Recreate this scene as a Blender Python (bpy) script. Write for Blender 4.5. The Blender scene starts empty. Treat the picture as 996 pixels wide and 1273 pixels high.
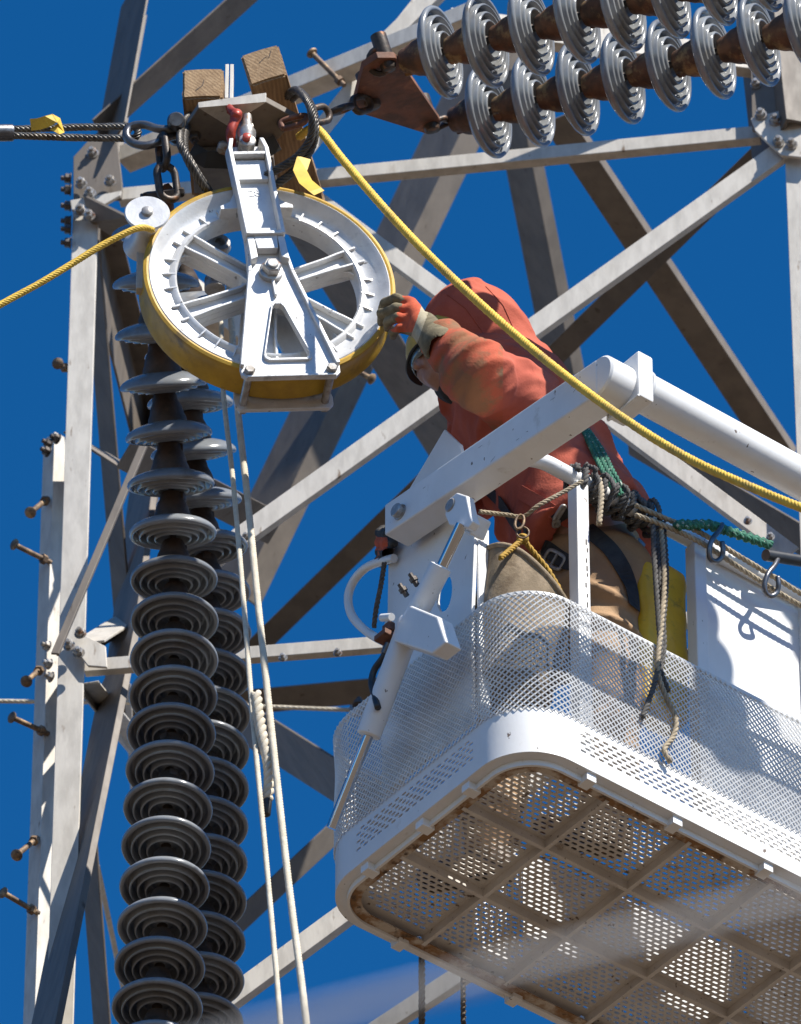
import bpy, bmesh, math, random
import numpy as np
from mathutils import Vector, Matrix
random.seed(7); np.random.seed(7)
R = math.radians
V = Vector
scene = bpy.context.scene
col = scene.collection
# ------------------------------------------------------------------ camera
ELEV = R(41.0)
FPX = 11025.0                      # focal length in photo pixels (photo is 996 x 1273)
Y0 = 25.0 * math.cos(ELEV)         # the rigging hangs 25 m away, up the line of sight
CAM = V((0, 0, 1.6))
cd = bpy.data.cameras.new('camera'); cam = bpy.data.objects.new('camera', cd); col.objects.link(cam)
cam.location = CAM; cam.rotation_euler = (math.pi / 2 + ELEV, 0, 0)
cd.sensor_fit = 'HORIZONTAL'; cd.sensor_width = 36.0; cd.lens = 36.0 * FPX / 996.0
cd.clip_start = 0.1; cd.clip_end = 20000
cd.dof.use_dof = True; cd.dof.focus_distance = 24.6; cd.dof.aperture_fstop = 9.0
scene.camera = cam
# ------------------------------------------------------------------ light
SUN_AZ = R(45); SUN_EL = R(48)     # to the right of the photographer's back
sdir = V((math.sin(SUN_AZ) * math.cos(SUN_EL), -math.cos(SUN_AZ) * math.cos(SUN_EL), math.sin(SUN_EL)))
w = bpy.data.worlds.new('World'); scene.world = w; w.use_nodes = True
nt = w.node_tree; bg = nt.nodes['Background']
sky = nt.nodes.new('ShaderNodeTexSky'); sky.sky_type = 'NISHITA'; sky.sun_disc = False
sky.sun_elevation = SUN_EL; sky.sun_rotation = math.pi - SUN_AZ
sky.altitude = 2200; sky.air_density = 1.0; sky.dust_density = 0.0; sky.ozone_density = 5.0
hs_ = nt.nodes.new('ShaderNodeHueSaturation'); hs_.inputs['Saturation'].default_value = 1.29; hs_.inputs['Hue'].default_value = .5
nt.links.new(sky.outputs[0], hs_.inputs['Color']); nt.links.new(hs_.outputs[0], bg.inputs[0]); bg.inputs[1].default_value = 0.1
sl = bpy.data.lights.new('sun', 'SUN'); sl.energy = 5.0; sl.angle = R(0.53); sl.color = (1, 0.95, 0.87)
so = bpy.data.objects.new('sun', sl); col.objects.link(so)
so.rotation_euler = sdir.to_track_quat('Z', 'Y').to_euler(); so.location = (10, -10, 40)
vs = scene.view_settings; vs.view_transform = 'Standard'; vs.look = 'None'; vs.gamma = 1
vs.use_curve_mapping = False; vs.exposure = 0.7

# ------------------------------------------------------------------ pixel -> place
SE, CE = math.sin(ELEV), math.cos(ELEV)
def ray(px, py):
    a = (px - 498) / FPX; b = (636.5 - py) / FPX
    return V((a, CE - b * SE, SE + b * CE))
def P(px, py, Y):                  # the point of that line of sight on the upright plane y = Y0 + Y
    d = ray(px, py); t = (Y0 + Y) / d.y
    return CAM + d * t
def PZ(px, py, z):                 # ... on the level plane at height z
    d = ray(px, py); t = (z - CAM.z) / d.z
    return CAM + d * t
def topx(p):
    q = p - CAM; f = q.y * CE + q.z * SE; up = -q.y * SE + q.z * CE
    return 498 + q.x / f * FPX, 636.5 - up / f * FPX

# ------------------------------------------------------------------ materials
def mat(name, c1, c2=None, scale=6.0, rough=0.5, metal=0.0, bump=0.0, bscale=80.0, lo=0.4, hi=0.62,
        c3=None, s3=20.0, t3=(0.62, 0.72), stretch=(1, 1, 1), spec=0.5, rvar=0.12, coat=0.0, vary=0.0, c4=None, s4=60.0, t4=(.7, .74)):
    m = bpy.data.materials.new(name); m.use_nodes = True
    n = m.node_tree.nodes; l = m.node_tree.links; b = n['Principled BSDF']
    g = n.new('ShaderNodeNewGeometry'); mp = n.new('ShaderNodeMapping'); mp.inputs['Scale'].default_value = stretch
    l.new(g.outputs['Position'], mp.inputs['Vector'])
    c2 = c2 or c1
    def noise(s, det=5, ro=0.6):
        t = n.new('ShaderNodeTexNoise'); t.inputs['Scale'].default_value = s; t.inputs['Detail'].default_value = det
        t.inputs['Roughness'].default_value = ro; l.new(mp.outputs[0], t.inputs['Vector']); return t
    def ramp(src, a, z):
        r = n.new('ShaderNodeMapRange'); r.inputs[1].default_value = a; r.inputs[2].default_value = z
        l.new(src, r.inputs[0]); return r.outputs[0]
    def mix(f, a, z):
        x = n.new('ShaderNodeMix'); x.data_type = 'RGBA'; l.new(f, x.inputs[0])
        for s, v in ((6, a), (7, z)):
            if isinstance(v, tuple): x.inputs[s].default_value = (*v, 1)
            else: l.new(v, x.inputs[s])
        return x.outputs[2]
    t = noise(scale); cc = mix(ramp(t.outputs[0], lo, hi), c1, c2)
    if c3:
        t3n = noise(s3, 6, 0.65); cc = mix(ramp(t3n.outputs[0], *t3), cc, c3)
    if c4:
        t4n = noise(s4, 3, 0.55); cc = mix(ramp(t4n.outputs[0], *t4), cc, c4)
    if vary:
        oi = n.new('ShaderNodeObjectInfo'); h = n.new('ShaderNodeHueSaturation')
        r = n.new('ShaderNodeMapRange'); r.inputs[3].default_value = 1 - vary; r.inputs[4].default_value = 1 + vary
        l.new(oi.outputs['Random'], r.inputs[0]); l.new(r.outputs[0], h.inputs['Value']); l.new(cc, h.inputs['Color']); cc = h.outputs[0]
    l.new(cc, b.inputs['Base Color'])
    b.inputs['Metallic'].default_value = metal; b.inputs['Specular IOR Level'].default_value = spec
    b.inputs['Coat Weight'].default_value = coat
    rr = n.new('ShaderNodeMapRange'); rr.inputs[3].default_value = max(0.03, rough - rvar); rr.inputs[4].default_value = min(1, rough + rvar)
    l.new(noise(scale * 3.1).outputs[0], rr.inputs[0]); l.new(rr.outputs[0], b.inputs['Roughness'])
    if bump:
        bt = noise(bscale, 4); bp = n.new('ShaderNodeBump'); bp.inputs['Strength'].default_value = 1.0
        bp.inputs['Distance'].default_value = bump; l.new(bt.outputs[0], bp.inputs['Height']); l.new(bp.outputs[0], b.inputs['Normal'])
    return m
M = {}
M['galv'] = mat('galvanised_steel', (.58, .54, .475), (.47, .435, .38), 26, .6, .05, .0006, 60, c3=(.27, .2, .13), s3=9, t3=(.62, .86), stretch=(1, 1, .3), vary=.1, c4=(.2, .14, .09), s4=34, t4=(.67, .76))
M['galv_shaded'] = mat('shaded_galvanised_steel', (.165, .138, .112), (.125, .105, .086), 14, .65, .05, .0006, 60, c3=(.09, .065, .045), s3=6, t3=(.66, .9), stretch=(1, 1, .3), vary=.12, c4=(.07, .05, .035), s4=30, t4=(.66, .76))  # browner copy of galv with shade put into its base colour, rust flecks over it
M['bolt'] = mat('zinc_bolt', (.42, .41, .4), (.27, .24, .2), 30, .4, .5, .0004, 120, c3=(.25, .11, .04), s3=18, t3=(.58, .66))
M['bolt_dark'] = mat('dark_bolt', (.12, .1, .085), (.06, .05, .045), 40, .5, .4, .0004, 150, c3=(.25, .12, .06), s3=30)
M['stepbolt'] = mat('rusty_bolt', (.2, .13, .08), (.1, .07, .05), 40, .6, .3, .0004, 150, c3=(.36, .24, .13), s3=25, t3=(.5, .6))
M['porcelain'] = mat('grey_porcelain', (.235, .248, .26), (.195, .205, .215), 10, .2, 0, 0, rvar=.09, c3=(.14, .125, .105), s3=7, t3=(.55, .75), vary=.13)
M['cap'] = mat('rusted_cap_iron', (.15, .07, .035), (.07, .04, .025), 22, .68, .25, .0012, 90, c3=(.3, .2, .09), s3=16, t3=(.54, .66), vary=.25)
M['cap_shaded'] = mat('shaded_cap_iron', (.08, .048, .032), (.045, .03, .02), 22, .6, .25, .0012, 90, c3=(.09, .05, .03), s3=16, vary=.15)  # darker copy of the cap iron, shade on the hanging strings put into the colour
M['chain'] = mat('dark_chain_steel', (.075, .058, .048), (.04, .034, .03), 35, .5, .45, .0006, 120, c3=(.2, .09, .04), s3=22, t3=(.56, .66))
M['forged'] = mat('forged_steel', (.17, .17, .18), (.1, .1, .105), 30, .35, .7, .0004, 100, c3=(.14, .08, .05), s3=24)
M['rusty'] = mat('rusted_plate', (.17, .07, .04), (.09, .045, .03), 14, .7, .15, .0009, 80, c3=(.3, .13, .07), s3=11, t3=(.54, .68))
M['alu'] = mat('cast_aluminium', (.66, .66, .65), (.56, .56, .56), 14, .42, .25, .0006, 120, c3=(.3, .3, .3), s3=13, t3=(.6, .78), c4=(.16, .15, .14), s4=40, t4=(.68, .74))
M['yellow_rubber'] = mat('yellow_lining', (.54, .325, .028), (.4, .235, .02), 10, .55, 0, .0006, 90, c3=(.2, .13, .04), s3=9, t3=(.55, .7))
M['wood'] = mat('timber', (.34, .215, .11), (.22, .13, .062), 16, .85, 0, .0022, 70, stretch=(2.2, .35, 2.2), c3=(.1, .065, .04), s3=12, t3=(.6, .72))
M['wood_end'] = mat('timber_end', (.40, .27, .15), (.28, .18, .095), 45, .9, 0, .002, 110, c3=(.15, .09, .05), s3=24, t3=(.6, .7))
def add_grain(m, scale, direction, dist, amt, dark):
    n = m.node_tree.nodes; l = m.node_tree.links; b = n['Principled BSDF']; src = b.inputs['Base Color'].links[0].from_socket
    g = n.new('ShaderNodeNewGeometry'); mp = n.new('ShaderNodeMapping'); mp.inputs['Rotation'].default_value = direction; l.new(g.outputs['Position'], mp.inputs[0])
    wv = n.new('ShaderNodeTexWave'); wv.inputs['Scale'].default_value = scale; wv.inputs['Distortion'].default_value = dist; wv.inputs['Detail'].default_value = 3; wv.inputs['Detail Scale'].default_value = .6
    l.new(mp.outputs[0], wv.inputs[0]); x = n.new('ShaderNodeMix'); x.data_type = 'RGBA'; r = n.new('ShaderNodeMapRange'); r.inputs[4].default_value = amt
    l.new(wv.outputs['Fac'], r.inputs[0]); l.new(r.outputs[0], x.inputs[0]); l.new(src, x.inputs[6]); x.inputs[7].default_value = (*dark, 1); l.new(x.outputs[2], b.inputs['Base Color'])
add_grain(M['wood_end'], 34, (.2, .75, 0), 5, .6, (.17, .1, .05)); add_grain(M['wood'], 26, (0, .3, .1), 4, .4, (.13, .075, .04))
M['wirerope'] = mat('wire_rope', (.2, .19, .17), (.1, .09, .08), 40, .4, .6, .0003, 200, c3=(.07, .05, .04), s3=25)
M['wirerope_dark'] = mat('greased_wire_rope', (.085, .075, .062), (.05, .045, .04), 40, .4, .4, .0003, 200, c3=(.16, .13, .1), s3=25)
M['red'] = mat('red_paint_steel', (.42, .055, .03), (.27, .035, .02), 40, .4, .1, .0004, 120, c3=(.12, .05, .04), s3=40)
M['white'] = mat('white_paint', (.76, .76, .75), (.7, .695, .68), 5, .38, 0, .0004, 40, c3=(.46, .42, .36), s3=11, t3=(.62, .8), rvar=.14, stretch=(1, 1, .6), c4=(.16, .12, .09), s4=48, t4=(.705, .735))
M['white_dirty'] = mat('worn_white_paint', (.6, .565, .52), (.5, .46, .415), 6, .5, 0, .0005, 60, c3=(.22, .13, .06), s3=12, t3=(.62, .76), c4=(.12, .08, .05), s4=45, t4=(.66, .72))
M['rim_rust'] = mat('rust_edge', (.25, .13, .05), (.5, .43, .35), 18, .8, 0, .001, 80, lo=.45, hi=.6, c3=(.08, .05, .03), s3=26, t3=(.55, .65))
M['mesh'] = mat('mesh_paint', (.7, .7, .69), (.58, .58, .58), 9, .42, .1)
M['chrome'] = mat('chrome_rod', (.6, .61, .63), None, 10, .12, 1.0, rvar=.04)
M['black_rubber'] = mat('black_hose', (.02, .02, .021), (.03, .03, .03), 20, .45)
M['orange'] = mat('orange_cotton', (.47, .116, .072), (.38, .088, .055), 7, .9, 0, .0015, 140, c3=(.3, .06, .035), s3=10, t3=(.6, .78), spec=.2)
M['sleeve'] = mat('soiled_orange_cotton', (.44, .1, .055), (.25, .115, .06), 9, .9, 0, .0015, 140, lo=.44, hi=.58, c3=(.2, .12, .07), s3=14, t3=(.55, .68), spec=.2)
M['khaki'] = mat('tan_cotton', (.4, .265, .155), (.32, .2, .115), 8, .9, 0, .0014, 150, c3=(.2, .13, .08), s3=7, t3=(.6, .75), spec=.2)
M['glove_o'] = mat('orange_glove', (.56, .11, .05), (.42, .085, .045), 30, .85, 0, .001, 200, spec=.2)
M['glove_t'] = mat('olive_glove_leather', (.2, .165, .1), (.12, .1, .06), 35, .8, 0, .0012, 180, spec=.3)
M['glove_c'] = mat('tan_glove_cuff', (.42, .37, .26), (.34, .29, .2), 35, .85, 0, .001, 180, spec=.2)
M['glove_d'] = mat('dark_glove', (.05, .045, .04), (.03, .028, .026), 35, .8, 0, .001, 180, c3=(.4, .1, .04), s3=16, t3=(.6, .64))
M['skin'] = mat('skin', (.4, .22, .15), (.33, .17, .11), 30, .5, 0, .0004, 200)
M['black_cloth'] = mat('black_cloth', (.018, .018, .02), (.03, .03, .03), 20, .85, 0, .0008, 150)
M['webbing'] = mat('black_webbing', (.02, .02, .022), (.035, .035, .035), 30, .7, 0, .0006, 300)
M['glass'] = mat('tinted_lens', (.2, .24, .25), None, 10, .08, .6, rvar=.02)
M['hat'] = mat('hard_hat_plastic', (.55, .4, .06), (.45, .33, .05), 20, .4)
M['canvas'] = mat('stained_canvas', (.3, .235, .165), (.2, .155, .105), 14, .9, 0, .0016, 120, lo=.4, hi=.6, c3=(.12, .085, .055), s3=13, t3=(.54, .7), spec=.2)
M['yellow_bag'] = mat('yellow_vinyl', (.74, .46, .02), (.62, .37, .02), 8, .5, 0, .0012, 30, c3=(.2, .13, .03), s3=13, t3=(.58, .72))
M['rope_y'] = mat('yellow_rope', (.72, .47, .055), (.6, .38, .04), 22, .65, 0, .0007, 260, c3=(.26, .19, .08), s3=5, t3=(.52, .72))
M['rope_y2'] = mat('yellow_cord', (.42, .25, .03), (.3, .18, .025), 40, .8, 0, .001, 260)
M['rope_w'] = mat('white_rope', (.62, .555, .44), (.5, .445, .35), 26, .85, 0, .0008, 260)
M['rope_t'] = mat('tan_rope', (.4, .33, .23), (.27, .22, .15), 40, .9, 0, .001, 260, c3=(.15, .12, .09), s3=16)
M['rope_g'] = mat('grey_dirty_rope', (.1, .095, .09), (.06, .056, .052), 40, .9, 0, .001, 260, c3=(.28, .24, .19), s3=20, t3=(.6, .7))
M['rope_b'] = mat('brown_rope', (.13, .1, .075), (.08, .062, .048), 40, .9, 0, .001, 260)
M['rope_gr'] = mat('green_rope', (.03, .17, .1), (.02, .1, .065), 60, .8, 0, .001, 260, c3=(.45, .5, .42), s3=90, t3=(.6, .64))
M['tag'] = mat('yellow_tag', (.72, .47, .05), (.6, .4, .05), 25, .5, c3=(.3, .2, .05), s3=30)
M['cable'] = mat('pale_cable', (.55, .53, .5), None, 5, .6)
M['dirt'] = mat('dry_ground', (.105, .072, .043), (.08, .055, .033), .06, .95, 0, .02, 3, c3=(.045, .045, .022), s3=.2, t3=(.55, .7))
M['stain'] = mat('dark_marks', (.06, .05, .045), None, 10, .7)

# ------------------------------------------------------------------ objects
WM = {}
def link(o, parent, Mw):
    col.objects.link(o)
    if parent is not None:
        o.parent = parent; o.matrix_local = WM[parent.name].inverted() @ Mw
    else: o.matrix_world = Mw
    WM[o.name] = Mw
    return o
def thing(name, label, cat, base, group=None, kind=None):
    o = bpy.data.objects.new(name, None); o.empty_display_size = .1
    link(o, None, Matrix.Translation(base)); tag(o, label, cat, group, kind); return o
def tag(o, label=None, cat=None, group=None, kind=None):
    for k, v in (('label', label), ('category', cat), ('group', group), ('kind', kind)):
        if v: o[k] = v
    return o
class MB:
    def __init__(s): s.v = []; s.f = []; s.m = []
    def add(s, vs_, fs, mi=0):
        b = len(s.v); s.v += [tuple(x) for x in vs_]; s.f += [tuple(b + i for i in f) for f in fs]; s.m += [mi] * len(fs); return s
    def mesh(s, name, mats, smooth=False, ang=35):
        me = bpy.data.meshes.new(name); me.from_pydata(s.v, [], s.f)
        for x in (mats if isinstance(mats, (list, tuple)) else [mats]): me.materials.append(x)
        if any(s.m): me.polygons.foreach_set('material_index', s.m)
        bm = bmesh.new(); bm.from_mesh(me); bmesh.ops.recalc_face_normals(bm, faces=bm.faces); bm.to_mesh(me); bm.free()
        if smooth:
            me.polygons.foreach_set('use_smooth', [True] * len(me.polygons))
            if ang < 180: me.set_sharp_from_angle(angle=R(ang))
        return me
    def build(s, name, mats, parent=None, smooth=False, ang=35):
        a = np.array(s.v); c = (a.min(0) + a.max(0)) / 2
        s.v = [tuple(x) for x in (a - c)]
        o = bpy.data.objects.new(name, s.mesh(name, mats, smooth, ang))
        return link(o, parent, Matrix.Translation(V(c)))
def inst(name, me, Mw, parent=None):
    return link(bpy.data.objects.new(name, me), parent, Mw)
def frame(o, z, x=None):           # matrix with local z along z, local x near x
    z = V(z).normalized(); x = V(x) if x is not None else (V((1, 0, 0)) if abs(z.x) < .9 else V((0, 1, 0)))
    x = (x - z * x.dot(z)).normalized(); y = z.cross(x)
    m = Matrix((x, y, z)).transposed().to_4x4(); m.translation = V(o); return m
def axes(o, x, y, z):
    m = Matrix((V(x), V(y), V(z))).transposed().to_4x4(); m.translation = V(o); return m
def tf(Mw, pts): return [Mw @ V(p) for p in pts]
BOXF = [(0, 3, 2, 1), (4, 5, 6, 7), (0, 1, 5, 4), (1, 2, 6, 5), (2, 3, 7, 6), (3, 0, 4, 7)]
def box(mb, Mw, x0, x1, y0, y1, z0, z1, mi=0):
    mb.add(tf(Mw, [(x0, y0, z0), (x1, y0, z0), (x1, y1, z0), (x0, y1, z0), (x0, y0, z1), (x1, y0, z1), (x1, y1, z1), (x0, y1, z1)]), BOXF, mi); return mb
def bbox(mb, Mw, x0, x1, y0, y1, z0, z1, b=.003, mi=0):   # box with chamfered edges
    bm = bmesh.new(); bmesh.ops.create_cube(bm, size=1)
    for v in bm.verts: v.co = V(((x0 + x1) / 2 + v.co.x * (x1 - x0), (y0 + y1) / 2 + v.co.y * (y1 - y0), (z0 + z1) / 2 + v.co.z * (z1 - z0)))
    bmesh.ops.bevel(bm, geom=list(bm.edges), offset=b, segments=2, affect='EDGES', profile=.6)
    bm.verts.index_update(); mb.add(tf(Mw, [v.co for v in bm.verts]), [[v.index for v in f.verts] for f in bm.faces], mi); bm.free(); return mb
def lathe(mb, Mw, prof, n=24, cap0=False, cap1=False, mi=0, a0=0, a1=2 * math.pi):
    full = abs(a1 - a0 - 2 * math.pi) < 1e-6; k = n if full else n + 1
    vs_ = []
    for r, z in prof:
        for i in range(k):
            a = a0 + (a1 - a0) * i / n; vs_.append(Mw @ V((r * math.cos(a), r * math.sin(a), z)))
    fs = []
    for j in range(len(prof) - 1):
        for i in range(n):
            i2 = (i + 1) % k; fs.append((j * k + i, j * k + i2, (j + 1) * k + i2, (j + 1) * k + i))
    if cap0: fs.append(tuple(range(k)))
    if cap1: fs.append(tuple((len(prof) - 1) * k + i for i in range(k)))
    mb.add(vs_, fs, mi); return mb
def smooth_path(pts, n=8):
    pts = [V(p) for p in pts]
    if len(pts) < 3: return [pts[0].lerp(pts[-1], i / n) for i in range(n + 1)]
    ex = [pts[0] * 2 - pts[1]] + pts + [pts[-1] * 2 - pts[-2]]; out = []
    for i in range(1, len(ex) - 2):
        a, b, c, d = ex[i - 1:i + 3]
        for k in range(n):
            t = k / n
            out.append(.5 * ((2 * b) + (c - a) * t + (2 * a - 5 * b + 4 * c - d) * t * t + (-a + 3 * b - 3 * c + d) * t ** 3))
    return out + [pts[-1]]
def frames(path, closed=False):
    n = len(path); T = []
    for i in range(n):
        a = path[(i - 1) % n] if closed or i > 0 else path[i]; b = path[(i + 1) % n] if closed or i < n - 1 else path[i]
        T.append((b - a).normalized())
    u = T[0].orthogonal().normalized(); out = []
    for t in T:
        u = (u - t * u.dot(t)).normalized(); out.append((u, t.cross(u)))
    return out
def tube(mb, path, r, n=8, closed=False, cap=True, mi=0):
    path = [V(p) for p in path]; F = frames(path, closed); m = len(path); vs_ = []
    for i, p in enumerate(path):
        rr = r[i] if isinstance(r, (list, tuple)) else r
        for k in range(n):
            a = 2 * math.pi * k / n; vs_.append(p + F[i][0] * (rr * math.cos(a)) + F[i][1] * (rr * math.sin(a)))
    fs = []
    for i in range(m if closed else m - 1):
        i2 = (i + 1) % m
        for k in range(n): fs.append((i * n + k, i * n + (k + 1) % n, i2 * n + (k + 1) % n, i2 * n + k))
    if cap and not closed: fs += [tuple(range(n))[::-1], tuple((m - 1) * n + k for k in range(n))]
    mb.add(vs_, fs, mi); return mb
def resample(path, step):
    path = [V(p) for p in path]; L = [0]
    for a, b in zip(path, path[1:]): L.append(L[-1] + (b - a).length)
    n = max(2, int(L[-1] / step)); out = []; j = 0
    for i in range(n + 1):
        s = L[-1] * i / n
        while j < len(L) - 2 and L[j + 1] < s: j += 1
        t = (s - L[j]) / max(1e-9, L[j + 1] - L[j]); out.append(path[j].lerp(path[j + 1], t))
    return out
def strands(mb, path, r, k=3, pitch=None, n=6, step=None, fill=.52):    # laid rope: k strands twisted about the path
    pitch = pitch or r * 7; step = step or pitch / 7
    p = resample(path, step); F = frames(p)
    L = 0; ang = [0]
    for a, b in zip(p, p[1:]): L += (b - a).length; ang.append(2 * math.pi * L / pitch)
    for s in range(k):
        q = []
        for i, c in enumerate(p):
            a = ang[i] + 2 * math.pi * s / k; q.append(c + F[i][0] * (r * (1 - fill) * math.cos(a)) + F[i][1] * (r * (1 - fill) * math.sin(a)))
        tube(mb, q, r * fill, n)
    return mb
def rope(name, pts, r, m, label=None, cat='rope', k=3, pitch=None, parent=None, group=None, sm=8, twist=True):
    mb = MB(); path = smooth_path(pts, sm)
    if twist: strands(mb, path, r, k, pitch)
    else: tube(mb, path, r, 10)
    o = mb.build(name, m, parent, True, 180)
    if label: tag(o, label, cat, group)
    return o
def poly_prism(mb, pts, d, mi=0):   # polygon (list of world points) thickened by vector d
    n = len(pts); pts = [V(p) for p in pts]; d = V(d)
    mb.add(pts + [p + d for p in pts], [tuple(range(n))[::-1], tuple(n + i for i in range(n))] + [(i, (i + 1) % n, n + (i + 1) % n, n + i) for i in range(n)], mi)
    return mb
def bevel_obj(o, wdt=.002, seg=2):
    md = o.modifiers.new('bevel', 'BEVEL'); md.width = wdt; md.segments = seg; md.limit_method = 'ANGLE'; md.angle_limit = R(40); return o
def hexbolt_mesh(name, r, hh, m, shank=0):
    mb = MB(); I = Matrix.Identity(4)
    lathe(mb, I, [(r * 1.25, -.001), (r * 1.25, .002)], 16, True, True)
    lathe(mb, I, [(r, .002), (r, hh * .85), (r * .82, hh)], 6, False, True)
    lathe(mb, I, [(r * .5, hh * .9), (r * .5, hh * 1.5), (r * .4, hh * 1.6)], 10, False, True)
    return mb.mesh(name, m, True, 25)
BOLT = hexbolt_mesh('bolt', .016, .018, M['bolt']); BOLTD = hexbolt_mesh('bolt', .016, .02, M['bolt_dark'])
def linkmesh(name, m, L=.10, W=.062, r=.0095):
    a = (W / 2 - r); h = L / 2 - W / 2; p = []
    for i in range(9): t = math.pi * i / 8; p.append(V((a * math.cos(t), h + a * math.sin(t), 0)))
    for i in range(9): t = math.pi + math.pi * i / 8; p.append(V((a * math.cos(t), -h + a * math.sin(t), 0)))
    return tube(MB(), p, r, 8, True).mesh(name, m, True, 180)

# ------------------------------------------------------------------ implicit surfaces (cloth, hands, heads)
def surfnet(f, lo, hi, h):
    lo = np.array(lo, float); hi = np.array(hi, float); n = np.maximum(4, np.ceil((hi - lo) / h).astype(int)) + 1
    ax = [lo[i] + h * np.arange(n[i]) for i in range(3)]
    X, Y, Z = np.meshgrid(*ax, indexing='ij'); d = f(X, Y, Z); s = d < 0
    c = np.zeros((n[0] - 1, n[1] - 1, n[2] - 1), int)
    for i in (0, 1):
        for j in (0, 1):
            for k in (0, 1): c += s[i:n[0] - 1 + i, j:n[1] - 1 + j, k:n[2] - 1 + k]
    act = np.argwhere((c > 0) & (c < 8)); idx = -np.ones(c.shape, int); idx[tuple(act.T)] = np.arange(len(act))
    acc = np.zeros((len(act), 3)); cnt = np.zeros(len(act))
    for axis in range(3):
        o1, o2 = [a for a in range(3) if a != axis]
        for p in (0, 1):
            for q in (0, 1):
                e = np.zeros(3, int); e[o1] = p; e[o2] = q; g = e.copy(); g[axis] = 1
                A = act + e; B = act + g; da = d[tuple(A.T)]; db = d[tuple(B.T)]; x = (da < 0) != (db < 0)
                t = np.where(x, da / np.where(x, da - db, 1), 0)[:, None]
                pos = A + (B - A) * t; acc[x] += pos[x]; cnt[x] += 1
    vs_ = lo + h * acc / cnt[:, None]; fs = []
    for axis in range(3):
        o1, o2 = (axis + 1) % 3, (axis + 2) % 3
        sl0 = [slice(None)] * 3; sl1 = [slice(None)] * 3; sl0[axis] = slice(0, -1); sl1[axis] = slice(1, None)
        E = np.argwhere(s[tuple(sl0)] != s[tuple(sl1)])
        E = E[(E[:, o1] > 0) & (E[:, o2] > 0) & (E[:, o1] < n[o1] - 1) & (E[:, o2] < n[o2] - 1)]
        def off(a, b):
            q = E.copy(); q[:, o1] -= a; q[:, o2] -= b; return idx[tuple(q.T)]
        q = np.stack([off(1, 1), off(0, 1), off(0, 0), off(1, 0)], 1); fl = ~s[tuple(E.T)]
        q[fl] = q[fl][:, ::-1]; fs.append(q)
    return vs_, np.concatenate(fs)
def sdf_build(name, f, lo, hi, h, mats, parent=None, pick=None, smooth_it=1):
    vs_, fs = surfnet(f, lo, hi, h); c = vs_.mean(0)
    me = bpy.data.meshes.new(name); me.from_pydata((vs_ - c).tolist(), [], fs.tolist())
    ms = mats if isinstance(mats, (list, tuple)) else [mats]
    for x in ms: me.materials.append(x)
    if pick is not None: me.polygons.foreach_set('material_index', np.asarray(pick(vs_[fs].mean(1)), dtype=np.int32))
    bm = bmesh.new(); bm.from_mesh(me); bmesh.ops.recalc_face_normals(bm, faces=bm.faces)
    for _ in range(smooth_it): bmesh.ops.smooth_vert(bm, verts=bm.verts, factor=.5, use_axis_x=True, use_axis_y=True, use_axis_z=True)
    bm.to_mesh(me); bm.free(); me.polygons.foreach_set('use_smooth', [True] * len(me.polygons))
    o = bpy.data.objects.new(name, me); return link(o, parent, Matrix.Translation(V(c)))
def cone(X, Y, Z, a, b, r1, r2):
    a = np.array(a); b = np.array(b); ba = b - a; L = ba @ ba + 1e-12
    t = np.clip(((X - a[0]) * ba[0] + (Y - a[1]) * ba[1] + (Z - a[2]) * ba[2]) / L, 0, 1)
    return np.sqrt((X - a[0] - t * ba[0]) ** 2 + (Y - a[1] - t * ba[1]) ** 2 + (Z - a[2] - t * ba[2]) ** 2) - (r1 + (r2 - r1) * t)
def ell(X, Y, Z, c, rad, Rm):      # ellipsoid with axes = rows of Rm
    q = [(X - c[0]) * Rm[i][0] + (Y - c[1]) * Rm[i][1] + (Z - c[2]) * Rm[i][2] for i in range(3)]
    k0 = np.sqrt(sum((q[i] / rad[i]) ** 2 for i in range(3))); k1 = np.sqrt(sum((q[i] / rad[i] ** 2) ** 2 for i in range(3))) + 1e-9
    return k0 * (k0 - 1) / k1
def smin(a, b, k):
    h = np.clip(.5 + .5 * (b - a) / k, 0, 1); return b + (a - b) * h - k * h * (1 - h)
def chain_sdf(X, Y, Z, pts, rs, k=.03):
    d = None
    for i in range(len(pts) - 1):
        e = cone(X, Y, Z, pts[i], pts[i + 1], rs[i], rs[i + 1]); d = e if d is None else smin(d, e, k)
    return d
def march(f, px, py):              # where the line of sight of a pixel meets an implicit surface
    d = ray(px, py).normalized(); t = 22.0
    for _ in range(90):
        p = CAM + d * t; v = float(f(np.array([p.x]), np.array([p.y]), np.array([p.z]))[0]); t += v * .8
        if abs(v) < 2e-4 or t > 29: break
    p = CAM + d * t; e = 3e-3; g = []
    for i in range(3):
        q = V(p); q[i] += e; u = V(p); u[i] -= e
        g.append(float(f(np.array([q.x]), np.array([q.y]), np.array([q.z]))[0]) - float(f(np.array([u.x]), np.array([u.y]), np.array([u.z]))[0]))
    return p, V(g).normalized(), t < 28.5
def ribbon(mb, pts, nrm, wdt, th=.003, mi=0):
    n = len(pts); vs_ = []
    for i in range(n):
        t = (pts[min(i + 1, n - 1)] - pts[max(i - 1, 0)]).normalized(); b = t.cross(nrm[i]).normalized(); m_ = nrm[i]
        for sx, sz in ((-.5, 0), (.5, 0), (.5, 1), (-.5, 1)): vs_.append(pts[i] + b * (wdt * sx) + m_ * (th * sz))
    fs = [(0, 1, 2, 3), tuple(4 * (n - 1) + k for k in (3, 2, 1, 0))]
    for i in range(n - 1):
        for k in range(4): fs.append((4 * i + k, 4 * i + (k + 1) % 4, 4 * i + 4 + (k + 1) % 4, 4 * i + 4 + k))
    mb.add(vs_, fs, mi); return mb
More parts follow.
